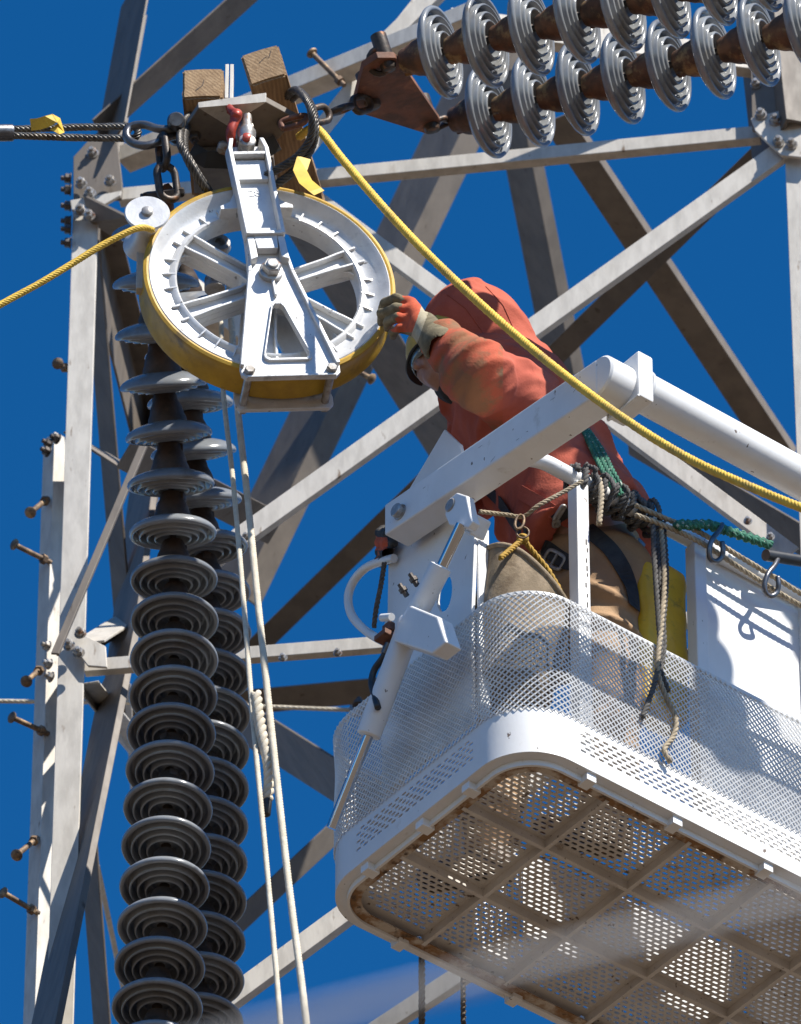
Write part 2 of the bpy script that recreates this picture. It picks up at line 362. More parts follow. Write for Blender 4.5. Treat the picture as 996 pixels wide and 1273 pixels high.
# ------------------------------------------------------------------ ground
g = MB(); S = 6000; g.add([(-S, -S, 0), (S, -S, 0), (S, S, 0), (-S, S, 0)], [(0, 1, 2, 3)])
tag(g.build('ground', M['dirt']), kind='structure')
# ------------------------------------------------------------------ lattice tower
SLOPE = .157; NF = V((-SLOPE, -1, 0)).normalized(); NS = V((1, -SLOPE, 0)).normalized()
def PF(px, py, d=0.0):             # on the tower's front face, d metres behind it
    q = ray(px, py); t = (Y0 + 1.40 + d) / (q.y + SLOPE * q.x); return CAM + q * t
lg = PF(95, 700); tower = thing('lattice_tower', 'grey galvanised steel lattice tower of bolted angle members behind the lift basket', 'tower', (lg.x + .95, lg.y + .8, 0))
def perp_px(a, ax, wd):
    m = a; x0, y0 = topx(m); x1, y1 = topx(m + ax * .05); x2, y2 = topx(m + wd * .05)
    L = math.hypot(x1 - x0, y1 - y0); return ((x1 - x0) * (y2 - y0) - (y1 - y0) * (x2 - x0)) / L / .05, x2 - x0, y2 - y0
def member(name, a, b, wpx, n, side='low', w2=1.0, m='galv', t=.008, parent=None, label=None):
    ax = (b - a).normalized(); n = V(n); n = (n - ax * n.dot(ax)).normalized(); wd = ax.cross(n)
    f, ix, iy = perp_px((a + b) / 2, ax, wd); wm = min(.3, abs(wpx / max(abs(f), 60)))
    sg = 1
    if side == 'low' and iy < 0: sg = -1
    if side == 'high' and iy > 0: sg = -1
    if side == 'left' and ix > 0: sg = -1
    if side == 'right' and ix < 0: sg = -1
    wd = wd * sg; L = (b - a).length; Mx = axes(a, ax, wd, n); mb = MB(); h = wm / 2
    # one L-shaped section extruded along the axis
    k = wm * w2; s = [(-h, 0), (-h, -t), (h - t, -t), (h - t, -k), (h, -k), (h, 0)]
    vs_ = [Mx @ V((0, y, z)) for y, z in s] + [Mx @ V((L, y, z)) for y, z in s]
    mb.add(vs_, [(0, 1, 2, 5), (2, 3, 4, 5), (6, 11, 8, 7), (8, 11, 10, 9)] + [(i, (i + 1) % 6, 6 + (i + 1) % 6, 6 + i) for i in range(6)])
    o = mb.build(name, M[m], parent or tower); bevel_obj(o, .0018, 2)
    return o
def down(p, z=0.0): return V((p.x, p.y, z))
# legs
a = PF(108, 205); o = member('leg', down(a), V((a.x, a.y, a.z)), 41, NF, 'left', 1.0, 'galv', .012)
a = PF(992, 150, -.02); member('leg', down(a), a + V((0, 0, .9)), 46, NF, 'right', 1.0, 'galv', .012)
a = PF(61, 542, .35); member('leg', down(a), a, 18, V((-.75, -.65, 0)), 'right', 1.5, 'galv', .01)
a = PF(215, 560, 2.0); member('leg', down(a), a + V((0, 0, 1.0)), 24, NF, 'left', .6, 'galv_shaded', .012)
a = PF(1110, 500, 2.0); member('leg', down(a), a + V((0, 0, 1.6)), 40, NF, 'right', 1, 'galv', .012)
# (x1, y1, depth1, x2, y2, depth2, width px, normal, side of second flange, flange ratio, material)
F = NF; Sd = NS; Ld = -NS; Dn = V((-.3, -.35, -.9)); LD = V((-.75, -.25, -.6)); FD = V((-.1, -.75, -.6)); RU = V((.5, -.8, .2)); LF = V((-.8, -.6, 0))
MEM = [
 ('brace', 132, 190, .02, 172, -30, .1, 30, V((-.92, -.4, 0)), 'left', .3, 'galv_shaded'),
 ('brace', 122, 162, .03, 330, -26, .03, 27, V((.6, -.35, -.7)), 'low', .5, 'galv_shaded'),
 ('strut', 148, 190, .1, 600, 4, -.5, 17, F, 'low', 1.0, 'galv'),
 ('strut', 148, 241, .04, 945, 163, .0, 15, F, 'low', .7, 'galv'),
 ('brace', 605, 50, 1.6, 270, 748, 1.9, 42, LF, 'right', .3, 'galv_shaded'),
 ('brace', 338, 215, .6, 600, 628, 1.7, 48, LF, 'left', .25, 'galv_shaded'),
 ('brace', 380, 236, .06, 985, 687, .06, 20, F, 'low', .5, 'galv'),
 ('brace', 622, 90, 1.2, 697, 470, 1.9, 33, LF, 'right', .3, 'galv_shaded'),
 ('brace', 690, 148, .5, 972, 572, 1.8, 34, Dn, 'right', .4, 'galv_shaded'),
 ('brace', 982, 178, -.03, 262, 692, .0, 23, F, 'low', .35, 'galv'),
 ('brace', 962, 176, .3, 312, 812, 1.9, 27, Dn, 'low', .3, 'galv_shaded'),
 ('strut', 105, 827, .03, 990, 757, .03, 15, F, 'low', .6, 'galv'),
 ('strut', 150, 888, 1.95, 1100, 800, 1.95, 30, Dn, 'low', .3, 'galv_shaded'),
 ('brace', 285, 888, 1.8, 560, 1062, .8, 46, Dn, 'low', .5, 'galv_shaded'),
 ('brace', 285, 1158, 1.6, 640, 826, 1.9, 25, Dn, 'low', .3, 'galv_shaded'),
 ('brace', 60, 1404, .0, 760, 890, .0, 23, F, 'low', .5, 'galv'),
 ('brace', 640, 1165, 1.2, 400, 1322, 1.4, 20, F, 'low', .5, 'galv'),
 ('brace', 112, 300, .15, 151, 760, .9, 20, LF, 'left', .35, 'galv_shaded'),
 ('brace', 118, 318, .3, 194, 620, 1.6, 24, LF, 'right', .3, 'galv_shaded'),
 ('brace', 248, 388, .1, 68, 812, -.14, 9, F, 'low', .5, 'galv_shaded'),
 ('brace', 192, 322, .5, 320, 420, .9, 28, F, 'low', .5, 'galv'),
 ('brace', 196, 440, 1.7, 146, 832, .35, 36, V((-.92, -.4, 0)), 'right', .07, 'galv_shaded'),
 ('brace', 146, 812, .3, 42, 1330, -.25, 36, V((-.92, -.4, 0)), 'right', .07, 'galv_shaded'),
 ('brace', 106, 1010, .6, 130, 1330, 1.1, 20, LF, 'left', .4, 'galv_shaded'),
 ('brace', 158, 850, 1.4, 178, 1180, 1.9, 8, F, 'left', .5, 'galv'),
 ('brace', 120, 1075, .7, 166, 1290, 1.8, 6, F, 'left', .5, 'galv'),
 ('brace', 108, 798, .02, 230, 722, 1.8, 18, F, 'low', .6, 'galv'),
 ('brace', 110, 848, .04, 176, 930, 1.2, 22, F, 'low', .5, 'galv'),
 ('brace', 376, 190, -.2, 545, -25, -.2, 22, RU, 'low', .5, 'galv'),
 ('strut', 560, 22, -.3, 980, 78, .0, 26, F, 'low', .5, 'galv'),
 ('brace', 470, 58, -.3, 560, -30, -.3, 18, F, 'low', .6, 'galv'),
 ('brace', 780, 545, 1.2, 1010, 680, .9, 34, Dn, 'low', .3, 'galv_shaded'),
 ('brace', 300, 655, .9, 112, 560, .2, 16, LD, 'low', .4, 'galv_shaded'),
]
for k in MEM:
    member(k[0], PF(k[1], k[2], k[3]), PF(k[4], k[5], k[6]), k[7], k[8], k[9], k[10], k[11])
# bracing lower down the body, below the picture
la, ra = PF(108, 205), PF(992, 150)
for i in range(5):
    z1, z2 = 12.6 - 2.6 * i, 10.0 - 2.6 * i
    for (p, q) in (((la, z1), (ra, z2)), ((ra, z1), (la, z2)), ((la, z1), (ra, z1))):
        ofs = V((0, .03 if p[0] is la else .05, 0))
        member('brace', V((p[0].x, p[0].y, max(p[1], .1))) + ofs, V((q[0].x, q[0].y, max(q[1], .1))) + ofs, 24, NF, 'low', .8, 'galv')
# top-right body carrying on upward
a = PF(958, 188, .03); member('leg', a, PF(930, -60, .03), 50, LD, 'right', .4, 'galv_shaded', .012)
# gusset plates and their bolts
def plate(px, d, th, m='galv', name='gusset_plate', n=NF):
    o = poly_prism(MB(), [PF(x, y, d) for x, y in px], V(n) * th).build(name, M[m], tower); bevel_obj(o, .002, 2); return o
plate([(92, 198), (112, 176), (146, 172), (153, 232), (152, 250), (92, 252)], -.012, .012, 'galv_shaded')
plate([(88, 252), (152, 240), (150, 246), (122, 262), (90, 264)], -.03, .012, 'galv')
pl = poly_prism(MB(), [PF(103, 243, -.06), PF(158, 270, -.06), PF(175, 318, .35), PF(112, 276, -.02)], V((0, 0, .01))).build('gusset_plate', M['galv_shaded'], tower)
poly_prism(MB(), [PF(103, 242, -.03), PF(158, 270, .1), PF(158, 284, .1), PF(104, 250, -.03)], V((.003, .01, 0))).build('gusset_plate', M['galv'], tower)
plate([(84, 796), (98, 788), (132, 806), (134, 832), (110, 830)], -.014, .01, 'galv')
plate([(934, 92), (1010, 84), (1010, 172), (962, 176), (936, 164)], -.03, .012, 'galv_shaded')
plate([(934, 150), (1010, 130), (1010, 200), (972, 196), (940, 166)], -.045, .012, 'galv')
def bolt(px, py, d, n=NF, s=1.0, dark=False):
    inst('bolt', BOLTD if dark else BOLT, frame(PF(px, py, d), n, (0, 0, 1)) @ Matrix.Rotation(random.random(), 4, 'Z') @ Matrix.Scale(s, 4), tower)
for x, y in ((101, 229), (137, 226), (112, 241), (100, 262), (111, 269)): bolt(x, y, -.045)
bolt(115, 191, -.026)
for y in (222, 236, 256, 275, 285, 302): bolt(88, y, .0, V((-1, -.1, 0)), 1.0, True)
for x, y in ((86, 803), (98, 812), (100, 788)): bolt(x, y, -.05, NF, .95)
for x, y in ((946, 143), (964, 150), (984, 146), (968, 177), (984, 180)): bolt(x, y, -.062)
for x, y in ((940, 105), (972, 112)): bolt(x, y, -.045, NF, .9)
for x, y in ((62, 552), (72, 546), (60, 562), (60, 804), (62, 826), (64, 842)): bolt(x, y, .3, V((-.8, -.6, 0)), .9, y < 600)
for x, y, d in ((420, 812, -.01), (352, 818, -.01), (958, 668, .03), (930, 648, .03), (402, 258, .03), (290, 680, -.02), (306, 668, -.02)): bolt(x, y, d, NF, .7)
# step bolts
def step(hx, hy, ex, ey, d, dd=0.0):
    a = PF(ex, ey, d); b = PF(hx, hy, d + dd); ax = (b - a).normalized(); mb = MB(); L = (b - a).length
    lathe(mb, frame(a, ax), [(.0085, -.01), (.0085, L)], 12, True, True)
    lathe(mb, frame(b, ax), [(.008, -.006), (.0175, -.003), (.019, .002), (.013, .007), (.004, .009)], 16, True, True)
    mb.build('step_bolt', M['stepbolt'], tower, True, 40)
    lathe(MB(), frame(a + ax * .01, ax), [(.016, 0), (.016, .016)], 6, True, True).build('nut', M['stepbolt'], tower)
for k in ((38, 637, 58, 621), (18, 677, 60, 698), (33, 847, 50, 832), (15, 892, 57, 911), (21, 1063, 45, 1043), (4, 1110, 45, 1134), (72, 452, 82, 458)):
    step(*k, .33, -.1)
step(388, 66, 426, 104, -.27); step(462, 471, 438, 458, .5)
# thin guy wire through the tower with its clamp
gw = thing('guy_wire', 'thin pale stranded wire running level behind the left leg to a small clamp', 'wire', PF(200, 874, 1.0))
strands(MB(), [PF(-60, 871, .9), PF(200, 874, 1.0), PF(449, 883, 1.1)], .0075, 4, .07, 5).build('strand', M['rope_w'], gw, True, 180)
bbox(MB(), frame(PF(447, 883, 1.09), NF, (1, 0, 0)), -.03, .03, -.018, .018, -.012, .012, .004).build('clamp', M['bolt'], gw)
inst('bolt', BOLTD, frame(PF(446, 877, 1.07), (0, 0, 1)), gw)
# ------------------------------------------------------------------ insulators
I4 = Matrix.Identity(4)
prof = [(.03, .03), (.05, .031), (.062, .029), (.085, .0225), (.105, .0145), (.118, .006), (.1255, -.003), (.127, -.010), (.1245, -.0165), (.119, -.0185), (.1135, -.0155),
        (.111, .001), (.105, .006), (.1005, .001), (.099, -.021), (.0955, -.0255), (.092, -.021), (.0905, .005), (.084, .011), (.0785, .005), (.077, -.024), (.0735, -.0295), (.07, -.024), (.0685, .008), (.062, .014),
        (.0565, .008), (.055, -.027), (.0515, -.032), (.048, -.027), (.0465, .01), (.04, .014), (.03, .004), (.012, -.006)]
DISC = lathe(MB(), I4, prof, 56).mesh('insulator', M['porcelain'], True, 180)
capp = [(.056, .018), (.0575, .026), (.056, .04), (.05, .054), (.047, .07), (.041, .084), (.036, .094), (.0345, .106), (.031, .114), (.02, .117), (.019, .104)]
def capmesh(m):
    mb = MB(); lathe(mb, I4, capp, 24, False, True)
    bbox(mb, Matrix.Translation((0, 0, .1)), -.012, .012, .024, .04, -.012, .012, .004)
    return mb.mesh('cap', m, True, 40)
CAPR, CAPD = capmesh(M['cap']), capmesh(M['cap_shaded'])
PIN = lathe(MB(), I4, [(.016, .0), (.014, -.012), (.0095, -.016), (.0095, -.03), (.016, -.036), (.016, -.046)], 14, True, True).mesh('pin', M['chain'], True, 40)
def ins_string(pts, label, capm, grp, sc=1.0):
    # pts: disc centres, first = cap end
    root = thing('insulator_string', label, 'insulator string', pts[0], grp); n = len(pts)
    for i, p in enumerate(pts):
        up = (pts[max(i - 1, 0)] - pts[min(i + 1, n - 1)]).normalized()
        up = (up + V((random.uniform(-1, 1), random.uniform(-1, 1), random.uniform(-1, 1))) * .028).normalized()
        Mx = frame(p, up, (1, 0, 0)) @ Matrix.Rotation(random.uniform(0, 6.28), 4, 'Z')
        Mx = Mx @ Matrix.Diagonal((sc, sc, 1, 1)); d = inst('insulator', DISC, Mx, root)
        inst('cap', capm, Mx, d); inst('pin', PIN, Mx, d)
    return root
UNIT = .146
def hang(cs, Ystart, extra=0, sp=47.5):
    """disc centres from image steps: each unit is 146 mm long, so what the image step lacks is depth"""
    p = P(cs[0][0], cs[0][1], Ystart); out = [p]
    upi = V((0, -SE, CE)); tow = V((0, -CE, -SE))
    for (x0, y0), (x1, y1) in zip(cs, cs[1:]):
        ppm = FPX / (25.4 - (y0 - 350) / 900 * 1.0)
        ix, iy = (x1 - x0) / ppm, (y0 - y1) / ppm; r = UNIT * UNIT - ix * ix - iy * iy
        dpt = math.sqrt(max(r, .0)) if r > 0 else 0
        st = V((ix, 0, 0)) + upi * iy + tow * dpt; p = p + st.normalized() * UNIT; out.append(p)
    for _ in range(extra): out.append(out[-1] + V((-.002, 0, -1)) * UNIT)
    return out
c1 = [(193, 288), (194, 352), (197, 417), (203, 481), (210, 544.5), (213, 607), (216, 669), (218, 728), (220, 780), (220.5, 829), (220.5, 875), (219.5, 921), (219, 967), (217.5, 1013), (216.5, 1060), (215.5, 1108), (214, 1156), (212, 1204), (210, 1252)]
SL1 = hang(c1, .0, 4)
ins_string(SL1, 'left-hand hanging string of grey porcelain discs with a chain link at its head', CAPD, 'hanging insulator strings')
c2 = [(229, 376), (233, 440), (237, 503), (241, 566), (248, 630), (256, 691), (260, 748), (262, 800), (262.5, 853), (262.5, 903), (262, 948), (262, 994), (262, 1041), (261.5, 1088), (261.5, 1134), (261, 1183), (260, 1231)]
SL2 = hang(c2, .42, 5)
ins_string(SL2, 'hanging string of grey porcelain discs just behind its twin, next to the white ropes', CAPD, 'hanging insulator strings')
# the two level strings towards the conductor
A1 = P(545, 66, -.42)
axd = V((.130, -.0637, -.0165)).normalized() * UNIT
def level(px, py, n, off):
    out = []; p = V(off)
    for i in range(n): out.append(p + axd * i + V((0, 0, .0006 * i * i)))
    return out
LOW0 = P(605, 140, .04)
UPP = level(0, 0, 18, A1); LOW = level(0, 0, 18, LOW0)
ins_string(UPP, 'level string of grey discs with brown caps on the front corner of the rusty yoke', CAPR, 'level insulator strings', 1.1)
ins_string(LOW, 'level string of grey discs with brown caps on the rear corner of the rusty yoke', CAPR, 'level insulator strings', 1.1)
print('upper left end', topx(UPP[0]), topx(UPP[3]), topx(UPP[7]), 'low', topx(LOW[0]), topx(LOW[6]))
print('SL1 end', [tuple(round(c, 2) for c in SL1[i]) for i in (0, 8, 18)], [topx(SL1[i]) for i in (8, 18)])
# ------------------------------------------------------------------ stringing block
P_ = P; RIG = -.30                 # the rigging hangs this far in front of the reference plane
def P(px, py, Y): return P_(px, py, Y + RIG)
A12 = R(8.5); WC = P(332, 362, 0)
WX = V((math.cos(A12), math.sin(A12), 0)); WY = V((0, 0, 1)); WZ = V((math.sin(A12), -math.cos(A12), 0))
MW = axes(WC, WX, WY, WZ)
TL = R(9.5); MF = MW @ Matrix.Rotation(TL, 4, 'Z')       # frame leans in the wheel's plane
block = thing('stringing_block', 'large cast aluminium cable sheave block with yellow lined wheel hanging by a swivel', 'pulley', WC)
RW = .362
wheel = MB()
lathe(wheel, MW, [(.348, .052), (.343, .056), (.333, .05), (.318, .036), (.3, .026), (.285, .025), (.276, .034), (.268, .036), (.262, .03), (.262, -.03), (.268, -.036), (.276, -.034), (.285, -.025), (.3, -.026), (.318, -.036), (.333, -.05), (.343, -.056), (.348, -.052)], 96)
wheel = wheel.build('wheel', M['alu'], block, True, 35)
lin = MB(); lathe(lin, MW, [(.346, .054), (.352, .056), (.3605, .052), (.3615, .044), (.357, .03), (.354, 0), (.357, -.03), (.3615, -.044), (.3605, -.052), (.352, -.056), (.346, -.054)], 96)
lin.build('lining', M['yellow_rubber'], wheel, True, 40)
hub = MB(); lathe(hub, MW, [(.0, .05), (.045, .05), (.05, .045), (.05, .02), (.075, .014), (.075, -.014), (.05, -.02), (.05, -.045), (.045, -.05), (0, -.05)], 40)
hub.build('hub', M['alu'], wheel, True, 35)
def spoke_mesh():
    mb = MB(); o_ = []
    xs = [.05, .08, .2, .236, .25, .258, .266]; hw = [.03, .024, .026, .029, .037, .05, .072]
    pts = [(x, h_) for x, h_ in zip(xs, hw)] + [(x, -h_) for x, h_ in reversed(list(zip(xs, hw)))]
    poly_prism(mb, [V((x, y, -.012)) for x, y in pts], V((0, 0, .024)))
    for s in (-1, 1):
        top = [(x, s * h_) for x, h_ in zip(xs[:4], hw[:4])] + [(.3, s * .031)]; inn = [(x, y - s * .008) for x, y in reversed(top)]
        q = top + inn
        for z0, z1 in ((.012, .034), (-.034, -.012)): poly_prism(mb, [V((x, y, z0)) for x, y in q], V((0, 0, z1 - z0)))
    return mb.mesh('spoke', M['alu'])
SPK = spoke_mesh(); FIN = poly_prism(MB(), [V((.266, -.002, .024)), V((.294, -.002, .022)), V((.304, -.002, .03)), V((.288, -.002, .034)), V((.266, -.002, .037))], V((0, .0045, 0))).mesh('fin', M['alu'])
for i in range(6):
    s = inst('spoke', SPK, MW @ Matrix.Rotation(R(30 + 60 * i), 4, 'Z'), wheel); bevel_obj(s, .0025)
    for k in (-20, 20, 0):
        if k: inst('rim_fin', FIN, MW @ Matrix.Rotation(R(60 * i + k * .55), 4, 'Z'), wheel)
        else: inst('rim_fin', FIN, MW @ Matrix.Rotation(R(60 * i), 4, 'Z'), wheel)
# side frames: front at +z, rear at -z (local frame of the plate: x right, y up)
def frame_side(z, name, front):
    s = 1 if front else -1
    def q(pts, z0, z1, mb): return poly_prism(mb, [MF @ V((x, y, z0 * s)) for x, y in pts], MF.to_3x3() @ V((0, 0, (z1 - z0) * s)))
    out = [(-.066, .0), (-.058, .09), (-.054, .16), (.054, .16), (.058, .09), (.066, .0), (.143, -.35), (.141, -.376), (.128, -.39), (-.128, -.39), (-.141, -.376), (-.143, -.35)]
    tri_o = [(-.008, -.12), (.008, -.12), (.016, -.13), (.062, -.305), (.06, -.318), (.05, -.325), (-.05, -.325), (-.06, -.318), (-.062, -.305), (-.016, -.13)]
    bm = bmesh.new()                                     # plate with a triangular window
    vo = [bm.verts.new(MF @ V((x, y, z * s))) for x, y in out]; vi = [bm.verts.new(MF @ V((x, y, z * s))) for x, y in tri_o]
    eo = [bm.edges.new((vo[i], vo[(i + 1) % len(vo)])) for i in range(len(vo))]; ei = [bm.edges.new((vi[i], vi[(i + 1) % len(vi)])) for i in range(len(vi))]
    bmesh.ops.triangle_fill(bm, use_beauty=True, edges=eo + ei)
    r = bmesh.ops.extrude_face_region(bm, geom=list(bm.faces)); dz = MF.to_3x3() @ V((0, 0, .014 * s))
    for v in [x for x in r['geom'] if isinstance(x, bmesh.types.BMVert)]: v.co += dz
    bm.verts.index_update(); mb = MB().add([v.co for v in bm.verts], [[v.index for v in f.verts] for f in bm.faces]); bm.free()
    o = mb.build(name, M['alu'], block); bevel_obj(o, .002)
    def part(nm, f, m='alu'):
        k = MB(); f(k); return bevel_obj(k.build(nm, M[m], o), .002)
    if front:
        zt = z + .013
        def raised(loop, wdt, h_):
            def f(k):
                n = len(loop); c = V((sum(p[0] for p in loop) / n, sum(p[1] for p in loop) / n)); 
                for i in range(n):
                    a_, b_ = V(loop[i]), V(loop[(i + 1) % n]); ia = a_ + (c - a_).normalized() * wdt * 1.3; ib = b_ + (c - b_).normalized() * wdt * 1.3
                    q([a_, b_, ib, ia], zt, zt + h_, k)
            return f
        part('window_lip', raised([(x * 1.12, -.24 + (y + .24) * 1.08) for x, y in tri_o], .008, .01))
        def edge(k):
            for sx in (-1, 1):
                q([(sx * .066, .0), (sx * .143, -.35), (sx * .132, -.352), (sx * .056, .0)], zt, zt + .016, k)
                q([(sx * .056, .09), (sx * .066, .0), (sx * .056, .0), (sx * .047, .09)], zt, zt + .016, k)
            q([(-.128, -.39), (.128, -.39), (.128, -.382), (-.128, -.382)], zt, zt + .008, k)
            q([(-.004, .0), (.004, .0), (.004, -.09), (-.004, -.09)], zt, zt + .014, k)
        part('edge_rib', edge)
        # upper channel: back, walls, cross bar, lower lug
        def chan(k):
            q([(-.056, .12), (.056, .12), (.058, .47), (.05, .487), (-.05, .487), (-.058, .47)], zt - .012, zt + .004, k)
        ch = part('channel_back', chan)
        def wall(sx):
            def f(k): q([(sx * .045, .12), (sx * .057, .12), (sx * .059, .45), (sx * .05, .487), (sx * .038, .487), (sx * .047, .45)], zt + .003, zt + .042, k)
            return f
        part('channel_wall', wall(1)); part('channel_wall', wall(-1))
        part('cross_bar', lambda k: q([(-.046, .426), (.046, .426), (.046, .437), (-.046, .437)], zt + .003, zt + .04, k))
        part('cross_bar', lambda k: q([(-.046, .345), (.046, .345), (.046, .42), (-.046, .42)], zt + .003, zt + .02, k))
        part('cross_bar', lambda k: q([(-.047, .12), (.047, .12), (.047, .131), (-.047, .131)], zt + .003, zt + .04, k))
        part('hinge_lug', lambda k: q([(-.03, .072), (.03, .072), (.036, .15), (-.036, .15)], zt + .003, zt + .03, k))
        for sx in (-1, 1):
            part('hinge_cheek', lambda k: q([(sx * .034, .04), (sx * .056, .03), (sx * .054, .118), (sx * .034, .118)], zt - .002, zt + .03, k))
            part('shoulder_web', lambda k: q([(sx * .056, .33), (sx * .058, .31), (sx * .075, .278), (sx * .105, .262), (sx * .105, .25), (sx * .056, .252)], -.01, zt + .002, k))
        # cast number on the channel
        cu = bpy.data.curves.new('number', 'FONT'); cu.body = '28'; cu.size = .034; cu.extrude = .0012; cu.align_x = 'CENTER'
        to = bpy.data.objects.new('number', cu); col.objects.link(to); dg = bpy.context.evaluated_depsgraph_get(); me = bpy.data.meshes.new_from_object(to.evaluated_get(dg))
        bpy.data.objects.remove(to); me.materials.append(M['alu']); inst('cast_number', me, MF @ Matrix.Translation((0, .295, zt + .0045)), o)
        bo = MB(); lathe(bo, MF @ Matrix.Translation((0, .0, zt - .002)), [(.034, 0), (.034, .018), (.03, .02)], 32, True, True)
        lathe(bo, MF @ Matrix.Translation((0, .0, zt + .018)), [(.027, 0), (.027, .022), (.023, .026)], 6, True, True)
        lathe(bo, MF @ Matrix.Translation((0, .0, zt + .04)), [(.017, 0), (.017, .008), (.014, .01), (.006, .01)], 20, True, True)
        bo.build('axle_bolt', M['bolt'], block, True, 30)
    return o
frame_side(.06, 'front_frame', True); frame_side(.06, 'rear_frame', False)
for sx in (-.118, .118):
    mb = MB(); Mx = MF @ Matrix.Translation((sx, -.366, 0)); lathe(mb, Mx, [(.0115, -.09), (.0115, .085)], 14, True, True)
    lathe(mb, Mx, [(.0165, .074), (.0165, .086), (.013, .09)], 6, True, True); lathe(mb, Mx, [(.0165, -.09), (.0165, -.074)], 6, True, True)
    mb.build('spacer_bolt', M['bolt'], block, True, 30)
# swivel and clevis at the top of the block
top = MF @ V((0, .475, .1))
sw = thing('swivel_shackle', 'galvanised swivel and shackle with a bright pin joining the block to the red hook', 'shackle', top)
lathe(MB(), frame(top + V((0, .012, 0)), WZ), [(.024, -.03), (.024, .03), (.02, .033)], 20, True, True).build('clevis_pin', M['bolt'], sw, True, 40)
lathe(MB(), frame(top + V((0, -.02, 0)), WZ), [(.012, .0), (.012, .016), (.009, .018)], 16, True, True).build('pin_head', M['red'], sw, True, 40)
mb = MB(); lathe(mb, frame(top + V((.0, 0, .012)), (.02, 0, 1)), [(.017, -.02), (.02, 0), (.027, .02), (.027, .036), (.02, .042), (.02, .05), (.015, .06), (.013, .1)], 24, True, True)
mb.build('swivel_body', M['bolt'], sw, True, 40)
ts = P(303, 163, -.02)
mb = MB(); tube(mb, smooth_path([P(292, 178, -.05), P(295, 162, -.05), P(303, 156, -.05), P(309, 164, -.04), P(305, 178, -.03), P(299, 186, -.05)], 6), .0125, 10)
mb.build('shackle_bow', M['bolt'], sw, True, 180)
mb = MB(); lathe(mb, frame(P(304, 162, -.08), V((.3, -.9, .1))), [(.022, -.04), (.022, .02), (.018, .025)], 20, True, True); mb.build('shackle_pin', M['bolt'], sw, True, 40)
mb = MB(); lathe(mb, frame(P(279, 184, -.03), V((-.9, -.3, .1))), [(.02, -.06), (.02, .01), (.014, .02)], 6, True, True); mb.build('nut', M['bolt'], sw, True, 40)
# red hook
hk = MB(); tube(hk, smooth_path([P(284, 131, -.10), P(288, 138, -.12), P(295, 143, -.13), P(291, 152, -.125), P(287, 164, -.12), P(288, 176, -.1), P(291, 183, -.07)], 6), [.011 + .004 * math.sin(i / 36 * 3.1) for i in range(37)], 12)
lathe(hk, frame(P(284, 131, -.1), (0, -1, .3)), [(.012, -.02), (.016, 0), (.012, .014)], 14, True, True)
lathe(hk, frame(P(294, 143, -.135), (.4, -1, 0)), [(.013, -.02), (.017, 0), (.013, .014)], 14, True, True)
tag(hk.build('lifting_hook', M['red'], None, True, 180), 'small red painted lifting hook in front of the grey yoke plate', 'hook')
# ------------------------------------------------------------------ yoke plate, timbers, choker
ZP = P(290, 160, -.02).z
yk = thing('yoke_plate', 'grey steel yoke plate with notched front edge between the two timbers and the block', 'plate', P(290, 160, 0))
und = [(229, 160), (247, 134), (284, 157), (331, 127), (368, 147), (347, 172), (318, 187), (256, 193)]
o = poly_prism(MB(), [PZ(x, y, ZP) for x, y in und], V((0, 0, .022))).build('plate', M['galv_shaded'], yk); bevel_obj(o, .002)  # underside takes the darker steel, its shade is in the colour
f0 = [PZ(x, y, ZP + .001) for x, y in ((247, 134), (284, 157), (331, 127))]
mb = MB(); ups = V((0, -.004, .0)); t0, t1 = P_(246, 131, f0[0].y - Y0), P_(331, 119, f0[2].y - Y0)
poly_prism(mb, [f0[0] + V((0, -.003, 0)), f0[1] + V((0, -.003, 0)), f0[2] + V((0, -.003, 0)), t1 + V((0, -.003, .01)), t0 + V((0, -.003, .01))], V((0, .012, 0)))
o = mb.build('front_lip', M['galv'], yk); bevel_obj(o, .0015)
for x, y in ((242, 168), (322, 176), (352, 152)):
    q = PZ(x, y, ZP); inst('bolt', BOLTD, frame(q, (0, 0, -1)), yk)
st = MB(); 
for x in (282, 288):
    q = P(x, 118, -.06); box(st, frame(q, (0, 0, 1), (1, 0, 0)), -.005, .005, -.03, .03, -.04, .095)
o = st.build('riser_bar', M['galv'], yk); bevel_obj(o, .001)
